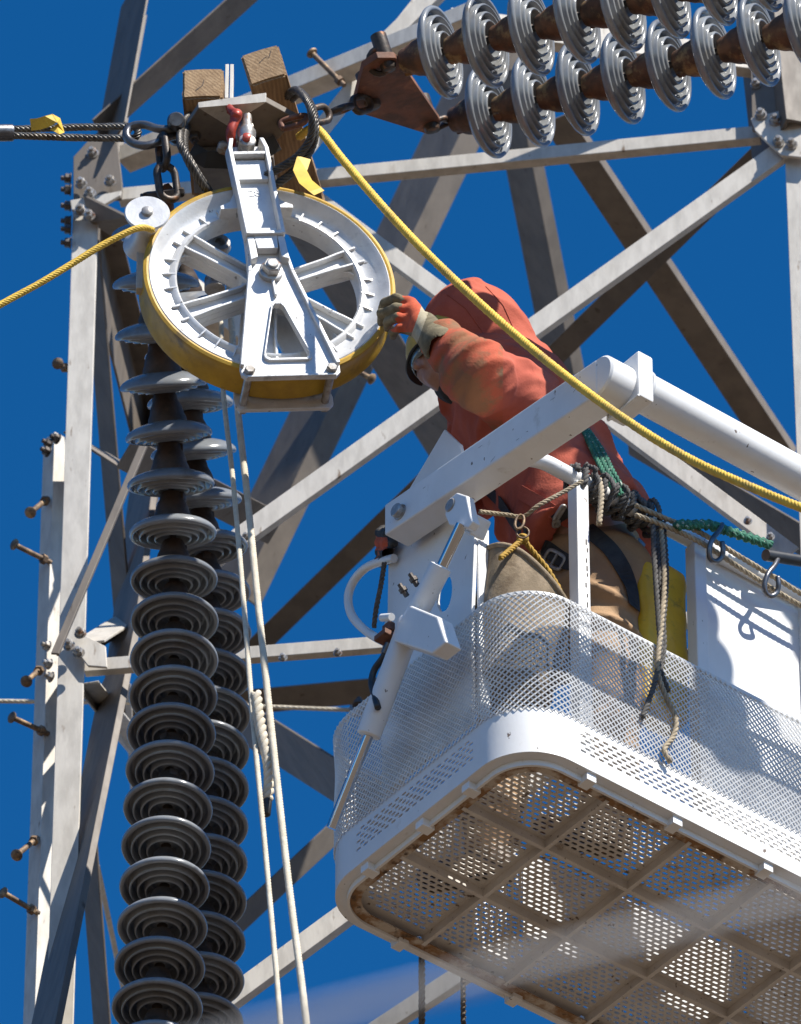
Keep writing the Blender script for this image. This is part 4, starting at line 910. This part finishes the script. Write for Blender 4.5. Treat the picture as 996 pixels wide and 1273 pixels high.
# cylinder
UC = -.135
cy = thing('levelling_cylinder', 'white hydraulic levelling cylinder with chrome rods along the end of the basket', 'cylinder', LP(480, 880, UC))
def rod(nm, p, q, r_, m, prof_=None):
    a, b = LP(*p, UC), LP(*q, UC); L = (b - a).length
    lathe(MB(), frame(a, b - a), prof_(L) if prof_ else [(r_, 0), (r_, L)], 28, True, True).build(nm, M[m], cy, True, 40)
rod('rod', (574, 652), (546, 712), .0155, 'chrome')
rod('rod', (463, 902), (412, 1030), .0145, 'chrome')
rod('barrel', (549, 703), (512, 775), .031, 'white', lambda L: [(.02, 0), (.031, .004), (.031, L)])
rod('barrel', (512, 770), (458, 915), .034, 'white', lambda L: [(.031, 0), (.034, .01), (.034, L - .004), (.03, L)])
o = poly_prism(MB(), [LP(x, y, -.178) for x, y in ((510, 752), (544, 766), (555, 798), (537, 812), (488, 796), (496, 775))], BU * .055).build('trunnion_block', M['white'], cy); bevel_obj(o, .006, 3)
o = poly_prism(MB(), [LP(x, y, -.1) for x, y in ((578, 632), (594, 640), (584, 664), (566, 656))], BU * .05).build('rod_eye', M['white'], cy); bevel_obj(o, .005, 2)
mb = MB(); lathe(mb, frame(LP(475, 768, -.2), BV * -1 - UZ * .6), [(.011, 0), (.011, .05)], 14, True, True); lathe(mb, frame(LP(475, 768, -.2), BV * -1 - UZ * .6), [(.004, -.004), (.004, .01)], 8, True, True); mb.build('grease_stub', M['white'], cy, True, 40)
mb = MB(); bbox(mb, axes(LP(484, 793, -.16), BU, BV, UZ), -.03, .03, -.02, .03, -.008, .01, .003); bbox(mb, axes(LP(484, 786, -.16), BU, BV, UZ), -.01, .01, -.014, .02, 0, .03, .003); mb.build('rusty_bracket', M['rusty'], cy)
for x, y in ((506, 741), (519, 728)):
    mb = MB(); lathe(mb, frame(LP(x, y, -.15), V((-.5, -.3, .8))), [(.008, 0), (.008, .015), (.012, .015), (.012, .026), (.007, .028), (.007, .04)], 8, True, True); mb.build('hose_fitting', M['bolt_dark'], cy, True, 30)
hs = MB(); tube(hs, smooth_path([LP(x, y, -.16) for x, y in ((481, 806), (476, 818), (466, 832), (462, 848), (465, 862), (470, 880))], 6), .0095, 10); hs.build('hose', M['black_rubber'], cy, True, 180)
lathe(MB(), frame(LP(484, 800, -.16), LP(477, 816, -.16) - LP(484, 800, -.16)), [(.012, 0), (.012, .03)], 10, True, True).build('hose_ferrule', M['forged'], cy, True, 40)
# ------------------------------------------------------------------ worker in the basket
per_ = thing('person', 'worker in orange hooded jacket and tan trousers leaning out of the basket to the wheel', 'person', B(.38, .3, .018))
pel, mid, che, nek = P(728, 676, -.07), P(682, 594, -.03), P(642, 524, -.01), P(606, 466, .01)
shL, elL, wrL = P(650, 499, -.24), P(594, 466, -.56), P(547, 420, -.51)
shR, elR, wrR = P(606, 482, .17), P(590, 600, .2), LP(508, 676, .09)
hipL, knL, anL = B(.49, .23, .97), B(.49, .2, .5), B(.5, .26, .125)
hipR, knR, anR = B(.42, .4, .97), B(.34, .46, .52), B(.34, .56, .125)
uh = V((-.42, 0, .91)).normalized(); fh = V((-.8, -.45, -.37)); fh = (fh - uh * fh.dot(uh)).normalized(); sd_ = fh.cross(uh)
HC = P(553, 449, -.03); HR = [tuple(fh), tuple(sd_), tuple(uh)]
def hp_(f_, s_, u_): return HC + fh * f_ + sd_ * s_ + uh * u_
def wr(X, Y, Z, a, k, d, wp=1.0):   # folds running across direction d
    t = (X * d[0] + Y * d[1] + Z * d[2]) * k; q = np.sin(X * 13 + Z * 9 + Y * 5) * 1.3 + np.sin(Y * 17 - Z * 15 + X * 7) * 1.0
    s = np.sin(t + q * wp) + .35 * np.sin(t * 2.3 + q * 1.7 + 1); m = .35 + .65 * (.5 + .5 * np.sin(X * 15 + Z * 17 + Y * 11))
    return a * np.clip(.5 + .42 * s, 0, 1) ** 1.7 * m
def torso(X, Y, Z, g=0.0):
    d = None
    for dy in (-.07, .07):
        o = np.array((0, dy, 0)); e = chain_sdf(X, Y, Z, [np.array(pel) + o, np.array(mid) + o, np.array(che) + o * 1.1, np.array(nek) + o * .3], [.145 + g, .128 + g, .13 + g, .085 + g], .05)
        d = e if d is None else smin(d, e, .08)
    for s_ in (shL, shR): d = smin(d, cone(X, Y, Z, che, s_, .1 + g, .082 + g), .06)
    return d
def legs(X, Y, Z, g=0.0):
    a = chain_sdf(X, Y, Z, [hipL, knL, anL], [.092 + g, .066 + g, .048 + g], .03); b = chain_sdf(X, Y, Z, [hipR, knR, anR], [.092 + g, .066 + g, .048 + g], .03)
    return smin(a, b, .04)
def armL(X, Y, Z, r=(.06, .05, .035)): return chain_sdf(X, Y, Z, [shL, elL, wrL], r, .03)
def armR(X, Y, Z, r=(.06, .05, .035)): return chain_sdf(X, Y, Z, [shR, elR, wrR], r, .03)
def head(X, Y, Z):
    d = ell(X, Y, Z, tuple(hp_(-.012, 0, .02)), (.1, .078, .105), HR)
    d = smin(d, ell(X, Y, Z, tuple(hp_(.035, 0, -.055)), (.055, .052, .06), HR), .035)
    d = smin(d, cone(X, Y, Z, hp_(.085, 0, .012), hp_(.112, 0, -.025), .009, .014), .012)
    for s_ in (-1, 1):
        d = smin(d, cone(X, Y, Z, hp_(.078, s_ * .012, .03), hp_(.066, s_ * .05, .026), .012, .01), .015)
        d = smin(d, cone(X, Y, Z, hp_(.07, s_ * .04, -.02), hp_(.06, s_ * .045, -.03), .014, .012), .02)
        d = smin(d, ell(X, Y, Z, tuple(hp_(-.01, s_ * .078, .0)), (.02, .008, .032), HR), .008)
        d = np.maximum(d, -(np.sqrt((X - hp_(.09, s_ * .032, .008).x) ** 2 + (Y - hp_(.09, s_ * .032, .008).y) ** 2 + (Z - hp_(.09, s_ * .032, .008).z) ** 2) - .013))
        e = hp_(.074, s_ * .032, .008); d = np.minimum(d, np.sqrt((X - e.x) ** 2 + (Y - e.y) ** 2 + (Z - e.z) ** 2) - .0115)
    d = smin(d, cone(X, Y, Z, hp_(.085, -.02, -.052), hp_(.085, .02, -.052), .008, .008), .008)
    d = smin(d, cone(X, Y, Z, hp_(.083, -.017, -.068), hp_(.083, .017, -.068), .008, .008), .008)
    return smin(d, cone(X, Y, Z, hp_(-.02, 0, -.06), nek, .058, .065), .03)
def body(X, Y, Z):
    d = smin(torso(X, Y, Z, -.03), legs(X, Y, Z, -.012), .04); d = smin(d, armL(X, Y, Z), .03); d = smin(d, armR(X, Y, Z), .03)
    return smin(d, head(X, Y, Z), .02)
allp = np.array([pel, mid, che, nek, shL, elL, wrL, shR, elR, wrR, hipL, knL, anL, hipR, knR, anR, HC])
sdf_build('body', body, allp.min(0) - .17, allp.max(0) + .17, .0075, M['skin'], per_)
# jacket
dT = tuple((che - pel).normalized())
def jacket(X, Y, Z):
    d = torso(X, Y, Z, .022); d = smin(d, cone(X, Y, Z, nek, np.array(nek) + np.array(uh) * .05, .1, .09), .05)
    hem = ((X - pel.x) * dT[0] + (Y - pel.y) * dT[1] + (Z - pel.z) * dT[2])
    d = d - .018 * np.clip(1 - hem / .2, 0, 1.2) - wr(X, Y, Z, .024, 40, (dT[0] * .9, .3, dT[2])) - wr(X, Y, Z, .011, 80, (.5, .5, .7), 1.4)
    d = np.maximum(d, -(hem + .06)); return np.maximum(d, -(torso(X, Y, Z, -.012) + np.where(hem < .15, 0, 1)))
jk = sdf_build('jacket', jacket, np.array([pel, mid, che, nek, shL, shR]).min(0) - .25, np.array([pel, mid, che, nek, shL, shR]).max(0) + .25, .0072, M['orange'], per_, smooth_it=1)
def sleeve(A, Bq, C, rs):
    ax1 = np.array((Bq - A).normalized()); ax2 = np.array((C - Bq).normalized())
    def f(X, Y, Z):
        d = chain_sdf(X, Y, Z, [A, Bq, C], rs, .04); t2 = (X - C.x) * ax2[0] + (Y - C.y) * ax2[1] + (Z - C.z) * ax2[2]
        d = d - wr(X, Y, Z, .013, 74, tuple(ax2 * .9 + ax1 * .3), 1.1) - wr(X, Y, Z, .007, 130, (.6, .3, -.6), 1.3)
        d = d - .004 * np.exp(-((t2 + .01) / .012) ** 2)
        d = np.maximum(d, t2 - .004); inner = chain_sdf(X, Y, Z, [A, Bq, C], [r - .011 for r in rs], .04)
        return np.maximum(d, -(inner + np.where(t2 > -.1, 0, 1)))
    return f
slf = sleeve(shL, elL, wrL, [.105, .086, .056])
def lo_hi(ps, m): a = np.array(ps); return a.min(0) - m, a.max(0) + m
o = sdf_build('sleeve', slf, *lo_hi([shL, elL, wrL], .15), .0052, [M['orange'], M['sleeve']], jk, pick=lambda c: (c[:, 0] < elL.x + .07).astype(int))
sdf_build('sleeve', sleeve(shR, elR, wrR, [.1, .09, .06]), *lo_hi([shR, elR, wrR], .15), .0075, M['orange'], jk)
# hood: a loose shell with a face opening
HOC = P(586, 414, .0)
def hood(X, Y, Z):
    e = ell(X, Y, Z, tuple(HOC), (.142, .138, .15), HR); e = smin(e, cone(X, Y, Z, HOC - uh * .03 - fh * .03, P(636, 470, .0), .118, .125), .06)
    e = e - wr(X, Y, Z, .012, 44, (.6, .2, -.7), 1.1) - wr(X, Y, Z, .006, 85, (.3, .6, .6), 1.2)
    fr = (X - HC.x) * fh.x + (Y - HC.y) * fh.y + (Z - HC.z) * fh.z
    sh_ = np.maximum(e, -(e + .013)); return np.maximum(sh_, fr - .075)
sdf_build('hood', hood, *lo_hi([HOC, P(636, 470, .0)], .2), .0062, M['orange'], jk)
# trousers and boots
def trousers(X, Y, Z):
    d = legs(X, Y, Z, .016); d = smin(d, chain_sdf(X, Y, Z, [hipL, pel, hipR], [.12, .13, .12], .05), .05)
    return d - wr(X, Y, Z, .022, 44, (.3, .2, 1), 1.2) - wr(X, Y, Z, .005, 75, (.6, .2, .6), 1.3)
tr = sdf_build('trousers', trousers, *lo_hi([pel, hipL, knL, anL, hipR, knR, anR], .19), .0078, M['khaki'], per_)
for an, dr in ((anL, -BU + BV * .5), (anR, -BU * .8 + BV)):
    dr = dr.normalized(); ft = V((an.x, an.y, B(0, 0, .018).z))
    def boot(X, Y, Z):
        d = smin(cone(X, Y, Z, an + UZ * .1, ft + UZ * .06, .062, .058), cone(X, Y, Z, ft + UZ * .045 - dr * .03, ft + UZ * .042 + dr * .16, .05, .044), .03); return np.maximum(d, -(Z - ft.z))
    sdf_build('boot', boot, *lo_hi([an + UZ * .1, ft - dr * .1, ft + dr * .22], .09), .008, M['chain'], per_)
# near glove, fingers laid on the wheel's rim
FG = [[(511, 378, -0.430), (493, 371, -0.430), (479, 377, -0.380), (475, 386, -0.330)], [(514, 388, -0.440), (492, 383, -0.440), (475, 390, -0.385), (474, 400, -0.330)],
      [(513, 398, -0.440), (495, 395, -0.440), (483, 400, -0.390), (482, 408, -0.340)], [(508, 408, -0.430), (497, 408, -0.430), (489, 413, -0.390), (489, 418, -0.350)]]
FGP = [[P(*q) for q in f_] for f_ in FG]; wL = P(533, 414, -0.500)
def gloveL(X, Y, Z):
    d = None
    for f_, r_ in zip(FGP, (.0135, .014, .0135, .012)):
        e = chain_sdf(X, Y, Z, f_, [r_ * 1.1, r_, r_ * .95, r_ * .82], .008); d = e if d is None else smin(d, e, .004)
    pm = cone(X, Y, Z, wL, FGP[0][0], .028, .0185)
    for k in (1, 2, 3): pm = smin(pm, cone(X, Y, Z, wL, FGP[k][0], .028, .0185), .012)
    d = smin(d, pm, .012); d = smin(d, chain_sdf(X, Y, Z, [P(524, 404, -0.450), P(505, 392, -0.360), P(490, 385, -0.330)], [.02, .016, .012], .01), .012)
    cf = cone(X, Y, Z, P(527, 405, -0.475), P(546, 428, -0.550), .04, .05); cf = np.maximum(cf, -cone(X, Y, Z, P(532, 410, -0.490), P(556, 440, -0.580), .03, .046))
    d = smin(d, cf, .012); return d - wr(X, Y, Z, .0028, 130, (.7, .4, -.5), 1.0)
def pxx(c):
    q = c - np.array(CAM); f_ = q[:, 1] * CE + q[:, 2] * SE; return 498 + q[:, 0] / f_ * FPX, 636.5 - (-q[:, 1] * SE + q[:, 2] * CE) / f_ * FPX
def pickL(c):
    x, y = pxx(c); t = (x + (y - 392) * .35)
    return np.where(t < 494 + 2 * np.sin(y * .9), 1, np.where(t < 520, np.where(y > 413, 1, 0), np.where(t < 531, 2, 1)))
sdf_build('glove', gloveL, *lo_hi([p for f_ in FGP for p in f_] + [wL, P(556, 440, -.58)], .06), .0031, [M['glove_o'], M['glove_t'], M['glove_c']], per_, pick=pickL)
# far glove, closed on the plate's edge
def gloveR(X, Y, Z):
    d = cone(X, Y, Z, LP(500, 664, .06), LP(500, 692, .06), .032, .03); d = smin(d, cone(X, Y, Z, LP(500, 678, .06), wrR, .032, .04), .02)
    for i in range(4):
        y = 660 + i * 11.5; e = chain_sdf(X, Y, Z, [LP(496, y, .05), LP(477, y + 1, .03), LP(473, y + 3, -.012), LP(482, y + 4, -.032), LP(489, y + 4, -.03)], [.016, .015, .0145, .0135, .012], .008); d = smin(d, e, .005)
    d = smin(d, chain_sdf(X, Y, Z, [LP(500, 660, .06), LP(492, 646, .03), LP(488, 642, -.02)], [.018, .015, .013], .01), .01)
    return d - wr(X, Y, Z, .003, 120, (.4, .4, .8), 1.0)
sdf_build('glove', gloveR, *lo_hi([LP(475, 655, -.04), LP(500, 700, .07), wrR, LP(490, 640, 0)], .06), .0038, [M['glove_d'], M['glove_o']], per_, pick=lambda c: ((pxx(c)[1] > 668) & (pxx(c)[1] < 684) & (pxx(c)[0] < 482)).astype(int))
# hard hat, glasses, neck gaiter
mh = axes(hp_(-.015, 0, .03), fh, sd_, uh)
ht = MB(); lathe(ht, mh, [(.106, .0), (.106, .02), (.102, .045), (.088, .075), (.06, .098), (.03, .108), (0, .11)], 36); ht.build('hard_hat', M['hat'], per_, True, 60)
br = MB(); lathe(br, mh @ Matrix.Scale(1.0, 4), [(.1, .002), (.122, -.005), (.124, -.001), (.106, .012)], 30, a0=R(-80), a1=R(80)); br.build('hat_brim', M['black_rubber'], per_, True, 60)
gl = MB(); vs_, fs = [], []
for i in range(13):
    a = R(-66 + i * 11); r_ = .098
    for z_ in (-.012, .022): vs_.append(hp_(r_ * math.cos(a) + .006, r_ * math.sin(a) * .82, .008 + z_))
for i in range(12): fs.append((2 * i, 2 * i + 2, 2 * i + 3, 2 * i + 1))
gl.add(vs_, fs); g2 = gl.build('safety_glasses', M['glass'], per_, True, 180); sm_ = g2.modifiers.new('s', 'SOLIDIFY'); sm_.thickness = .003
fr_ = MB(); tube(fr_, [hp_(.099 * math.cos(R(-80 + i * 10)) + .006, .099 * math.sin(R(-80 + i * 10)) * .82, .032) for i in range(17)], .003, 6); fr_.build('glasses_frame', M['black_rubber'], g2, True, 180)
def gait(X, Y, Z):
    d = cone(X, Y, Z, hp_(-.01, 0, -.075), nek, .078, .095) - wr(X, Y, Z, .008, 70, (.2, .3, 1), 1.0); i_ = ell(X, Y, Z, tuple(hp_(.06, 0, -.02)), (.09, .06, .075), HR); return np.maximum(d, -i_)
sdf_build('neck_gaiter', gait, *lo_hi([hp_(-.01, 0, -.075), nek], .12), .007, M['black_cloth'], per_)
def bala(X, Y, Z):
    d = ell(X, Y, Z, tuple(hp_(-.012, 0, .012)), (.108, .088, .115), HR); i_ = ell(X, Y, Z, tuple(hp_(.1, 0, -.012)), (.06, .058, .075), HR); return np.maximum(np.maximum(d, -(d + .008)), -i_)
sdf_build('balaclava', bala, *lo_hi([HC], .15), .006, M['black_cloth'], per_)
# harness straps laid on the clothes
def cloth(X, Y, Z): return np.minimum(jacket(X, Y, Z), trousers(X, Y, Z))
def strap(pts, wdt, m='webbing', nm='harness_strap', lift=.004):
    pp_, nn_ = [], []
    for (x0, y0), (x1, y1) in zip(pts, pts[1:]):
        for k in range(6):
            p, n, ok = march(cloth, x0 + (x1 - x0) * k / 6, y0 + (y1 - y0) * k / 6)
            if ok: pp_.append(p + n * lift); nn_.append(n)
    if len(pp_) < 3: print('strap miss', pts[0]); return None
    for _ in range(7):
        pp_ = [pp_[0]] + [(pp_[i - 1] + pp_[i] * 2 + pp_[i + 1]) / 4 for i in range(1, len(pp_) - 1)] + [pp_[-1]]; nn_ = [nn_[0]] + [(nn_[i - 1] + nn_[i] + nn_[i + 1]).normalized() for i in range(1, len(nn_) - 1)] + [nn_[-1]]
    mb = MB(); ribbon(mb, pp_, nn_, wdt, .003); return mb.build(nm, M[m], per_)
strap([(726, 655), (742, 668), (760, 684), (774, 706), (784, 730), (788, 760)], .046)
strap([(648, 612), (672, 626), (694, 640), (712, 650), (728, 656)], .04, 'orange')
strap([(692, 634), (702, 641), (712, 648)], .05)
strap([(674, 678), (690, 690), (706, 700), (730, 706)], .045)
strap([(600, 600), (625, 625), (640, 650), (660, 668)], .04)
def buckle(px, py, wd, ht_, rot, m='bolt'):
    p, n, ok = march(cloth, px, py); Mx = frame(p + n * .01, n, V((1, 0, 0))) @ Matrix.Rotation(R(rot), 4, 'Z'); pts = []
    for i in range(24):
        t = 2 * math.pi * i / 24; c, s = math.cos(t), math.sin(t); pts.append(Mx @ V((wd * math.copysign(abs(c) ** .5, c), ht_ * math.copysign(abs(s) ** .5, s), 0)))
    mb = MB(); tube(mb, pts, .0055, 8, True); box(mb, Mx, -.003, .003, -ht_, ht_, -.002, .004); mb.build('buckle', M[m], per_, True, 60)
buckle(692, 697, .034, .021, -35); buckle(694, 635, .006, .026, -30); buckle(690, 648, .008, .01, 0)
# seams on the hood and jacket
def seam(f, pts, nm='seam'):
    q = []
    for (x0, y0), (x1, y1) in zip(pts, pts[1:]):
        for k in range(8):
            p, n, ok = march(f, x0 + (x1 - x0) * k / 8, y0 + (y1 - y0) * k / 8)
            if ok and (not q or (p - q[-1]).length < .06): q.append(p + n * .0008)
    if len(q) > 3: tube(mb := MB(), resample(q, .008), .0016, 6); mb.build(nm, M['orange'], jk, True, 180)
seam(hood, [(556, 366), (580, 384), (600, 412), (612, 440)]); seam(hood, [(604, 356), (626, 380), (640, 412), (648, 440)])
seam(jacket, [(690, 520), (712, 560), (728, 600), (742, 650)])
# ------------------------------------------------------------------ bags
cb_ = thing('canvas_bucket', 'stained tan canvas tool bucket hung inside the basket corner below the worker', 'tool bag', B(.15, .19, .3))
mx = frame(B(.115, .215, .33), V((.16, .06, 1)), BU); vs_, fs = [], []; NA, NH = 48, 22
for j in range(NH + 1):
    t = j / NH
    for i in range(NA):
        a = 2 * math.pi * i / NA; r_ = .106 + .034 * t ** .7 + .010 * math.sin(3 * a + 4 * t) * (1 - .4 * t) + .006 * math.sin(7 * a - 6 * t + 1) * math.sin(3.1 * t) - .012 * math.exp(-((a - 4.2) / .28) ** 2) * math.sin(3 * t)
        vs_.append(mx @ V((r_ * math.cos(a), r_ * math.sin(a), (.40 - .085 * math.cos(a + R(38)) * t) * t + .01 * math.sin(2 * a) * t)))
for j in range(NH):
    for i in range(NA): fs.append((j * NA + i, j * NA + (i + 1) % NA, (j + 1) * NA + (i + 1) % NA, (j + 1) * NA + i))
fs.append(tuple(range(NA)))
bd_ = MB().add(vs_, fs).build('bag_wall', M['canvas'], cb_, True, 180); sm_ = bd_.modifiers.new('s', 'SOLIDIFY'); sm_.thickness = .004
tube(MB(), [vs_[NH * NA + i] for i in range(NA)], .0085, 8, True).build('rim_hem', M['canvas'], cb_, True, 180)
k0 = NP(650, 670, .11)
for x, y in ((622, 694), (706, 750)):
    strands(MB(), [k0, NP((650 + x) / 2 + 3, (670 + y) / 2 - 2, .1), NP(x, y, .09)], .009, 3, .05).build('handle_cord', M['rope_y2'], cb_, True, 180)
lathe(MB(), frame(k0, (0, -1, .2)), [(.008, -.014), (.017, -.006), (.017, .006), (.008, .014)], 12, True, True).build('handle_knot', M['rope_y2'], cb_, True, 60)
sn = thing('snap_hook', 'small brass snap hook and ring holding the yellow bag cord', 'hook', NP(648, 655, .1))
tube(MB(), [NP(650, 662, .09) + V((.017 * math.cos(t), 0, .02 * math.sin(t))) for t in [i * math.pi / 8 for i in range(16)]], .003, 6, True).build('ring', M['stepbolt'], sn, True, 180)
tube(MB(), [NP(646, 649, .09) + V((.012 * math.cos(t) + .004 * math.sin(t), 0, .026 * math.sin(t))) for t in [i * math.pi / 8 for i in range(16)]], .004, 6, True).build('snap', M['stepbolt'], sn, True, 180)
yb = thing('yellow_bag', 'worn yellow vinyl bag hanging inside the basket beside the white post', 'bag', B(.56, .14, .5))
mxb = axes(B(.605, .15, .73), BU, BV, UZ); im = mxb.inverted()
def ybag(X, Y, Z):
    q = [im[i][0] * X + im[i][1] * Y + im[i][2] * Z + im[i][3] for i in range(3)]
    bx = [np.abs(q[0]) - .062, np.abs(q[1]) - .03, np.abs(q[2]) - .25]; o_ = np.sqrt(sum(np.maximum(b, 0) ** 2 for b in bx)) + np.minimum(np.maximum(np.maximum(bx[0], bx[1]), bx[2]), 0) - .022
    return o_ - .003 * np.sin(q[2] * 22 + np.sin(q[0] * 40) * 1.5) * np.sin(q[0] * 30 + 1) - .0025 * np.clip(np.sin(q[2] * 48 + q[0] * 55 + np.sin(q[0] * 60)), 0, 1)
sdf_build('bag_body', ybag, np.array(mxb.translation) - .32, np.array(mxb.translation) + .32, .0075, M['yellow_bag'], yb)
bbox(MB(), mxb, -.06, .07, -.03, .03, .268, .29, .008).build('bag_closure', M['black_cloth'], yb)
bbox(MB(), mxb @ Matrix.Rotation(R(30), 4, 'Y'), -.23, -.2, -.02, .02, .2, .27, .006).build('buckle', M['bolt'], yb)
# ------------------------------------------------------------------ ropes and hooks on the rail
def RA(u, ang, r_): return B(u, .045, 1.07) + BV * (-r_ * math.cos(ang)) + UZ * (r_ * math.sin(ang))
rng = random.Random(3)
pts = [RA(.22 + .30 * i / 90, i * .62 + rng.uniform(-.2, .2), .031 + rng.uniform(0, .012)) for i in range(91)]
rope('wound_rope', pts, .0095, M['rope_g'], 'grimy dark grey rope wound round the white top rail beside the worker', 'rope', 3, .05, sm=3)
pts = [RA(.26 + .27 * i / 60, -i * .5 + 2 + rng.uniform(-.4, .4), .04 + rng.uniform(0, .016)) for i in range(61)]
rope('wound_rope', pts, .008, M['rope_g'], 'thin frayed grey rope crossing over the winding on the top rail', 'rope', 3, .045, sm=3)
for k, (lab, pp_, m_) in enumerate((
    ('dirty rope tail hanging straight from the top rail, its dark tip on the mesh', ((812, 652, .0), (814, 700, -.01), (818, 760, -.015), (821, 810, -.02), (814, 850, -.02), (804, 878, -.02), (799, 892, -.02)), 'rope_g'),
    ('dirty rope tail hanging from the top rail with a looping frayed tan end', ((822, 655, .0), (826, 720, -.012), (822, 780, -.02), (818, 832, -.022), (828, 866, -.022), (840, 892, -.022), (838, 914, -.02), (826, 932, -.02), (834, 948, -.02)), 'rope_t'))):
    rope('rope_tail', [NP(x, y, v) for x, y, v in pp_], .0085, M[m_], lab, 'rope', 3, .055)
    rope('rope_tail', [NP(x + 5 - 2 * k, y - 6, v + .012) for x, y, v in pp_[:5]], .008, M['rope_g'], 'grey rope loop paired with the %s hanging rope tail' % ('straight' if k == 0 else 'frayed tan'), 'rope', 3, .055)
rope('short_tail', [NP(745, 596, .0), NP(748, 612, -.01), NP(746, 640, -.012), NP(745, 652, -.012)], .009, M['rope_t'], 'short stub of pale rope with dark tip under the wound rail', 'rope', 3, .05)
rope('rail_line', [NP(x, y, v) for x, y, v in ((790, 628, -.0), (826, 644, -.01), (870, 662, -.01), (920, 692, -.01), (970, 722, -.01), (1020, 752, -.01), (1120, 806, -.01))], .0085, M['rope_t'], 'tan braided line tied along the upper side of the top rail', 'rope', 3, .05)
rope('rail_line', [NP(x, y, v) for x, y, v in ((790, 640, -.0), (830, 655, -.014), (872, 675, -.015), (920, 706, -.015), (970, 738, -.015), (1020, 766, -.015), (1120, 822, -.015))], .0085, M['rope_t'], 'tan braided line tied along the lower side of the top rail', 'rope', 3, .05)
rope('lanyard', [NP(724, 598, -.005), NP(700, 612, .02), NP(670, 628, .05), NP(651, 642, .09), NP(630, 640, .12), NP(596, 636, .14)], .0068, M['rope_t'], 'thin speckled tan cord stretched across the orange jacket to the snap hook', 'cord', 3, .04)
gs = thing('safety_line', 'green and white speckled safety rope doubled over the rail behind the worker', 'rope', P(750, 580, -.4))
for off in (0, 6, 12):
    strands(MB(), smooth_path([P(724 + off * .6, 532 + off * .2, -.24), P(737 + off, 560, -.31), P(752 + off, 590, -.36), NP(768 + off, 616, .01)], 8), .0085, 3, .05).build('strand', M['rope_gr'], gs, True, 180)
gz = [NP(840 + i * 4.2, 652 + (0 if i < 10 else (i - 10) * 1.4) + (3 if i % 2 else -2), -.03) for i in range(29)]
rope('gathered_line', gz, .013, M['rope_gr'], 'crumpled green rope sleeve bunched along the top rail by the hooks', 'rope', 3, .04, sm=4)
tube(t_ := MB(), [NP(952, 690, -.03), NP(1000, 698, -.03), NP(1100, 716, -.03)], .017, 14); tag(t_.build('hose_sleeve', M['black_rubber'], None, True, 60), 'black rubber sleeve at the end of the bunched green rope', 'hose')
for k, (x, y, lab) in enumerate(((890, 676, 'bent wire hook on the rail nearest the bunched green rope'), (959, 719, 'bent wire hook on the rail below the black rubber sleeve'))):
    q = [(8, -24), (4, -16), (-4, -6), (-8, 6), (-7, 18), (0, 22), (7, 17), (9, 8), (8, -2)]
    mb = MB(); tube(mb, smooth_path([NP(x + a, y + b, -.035 - .01 * math.sin(i)) for i, (a, b) in enumerate(q)], 5), .0075, 10); tag(mb.build('wire_hook', M['forged'], None, True, 180), lab, 'hook', 'hooks on the rail')
rope('handle_cord', [LP(478, 700, -.03), LP(474, 726, -.035), LP(468, 756, -.035), LP(465, 780, -.03)], .008, M['rope_b'], 'short brown cord tied across the white grab handle', 'cord', 3, .045)
# ------------------------------------------------------------------ hanging ropes
rope('hoist_rope', [P(x, y, Y) for x, y, Y in ((272, 330, .22), (275, 402, .2), (278, 490, .12), (290, 600, .0), (304, 760, -.15), (315, 900, -.27), (332, 1080, -.4), (350, 1290, -.55), (362, 1500, -.68))], .008, M['rope_w'], 'thinner pale rope hanging beside the porcelain strings', 'rope', 5, .06)
rope('hoist_rope', [P(x, y, Y) for x, y, Y in ((284, 330, .2), (288, 402, .18), (296, 510, .08), (308, 620, -.03), (322, 760, -.17), (338, 910, -.3), (358, 1090, -.43), (383, 1290, -.58), (400, 1500, -.7))], .0105, M['rope_w'], 'thicker white rope hanging clear of the porcelain strings', 'rope', 5, .06)
tl = thing('rope_tail', 'frayed three-strand rope tail with black taped tip beside the white ropes', 'rope', P(328, 930, -.3))
strands(MB(), smooth_path([P(x, y, -.3) for x, y in ((318, 862), (321, 885), (326, 915), (333, 945), (335, 970), (332, 996))], 8), .017, 3, .075, 8).build('laid_rope', M['rope_w'], tl, True, 180)
lathe(MB(), frame(P(332, 995, -.3), P(331, 1012, -.3) - P(332, 995, -.3)), [(.013, 0), (.014, .01), (.012, .05), (.006, .055)], 12, True, True).build('taped_tip', M['black_rubber'], tl, True, 60)
for x, y, lab in ((525, 1165, 'thicker'), (577, 1190, 'thinner')):
    q = PZ(x, y, B(0, 0, -.01).z); e = V((q.x + .004, q.y, q.z - 1.6))
    rope('drop_rope', [q + V((0, .3, .2)), q + V((0, .3, -.3)), e + V((0, .3, 0))], .0105 if lab == 'thicker' else .0085, M['rope_b'], '%s of the two brown ropes dropping behind the basket floor' % lab, 'rope', 3, .06)
# ------------------------------------------------------------------ service cable close to the photographer, out of focus
def PD(px, py, d): return CAM + ray(px, py) * d
mb = MB(); tube(mb, smooth_path([PD(-9000, 3500, 7.5), PD(-600, 1500, 6.6), PD(380, 1268, 6.2), PD(1000, 1112, 6.0), PD(9000, -900, 6.0)], 10), .005, 10)
tag(mb.build('service_cable', M['cable'], None, True, 180), 'pale overhead cable crossing low in front of the basket floor, out of focus', 'cable')
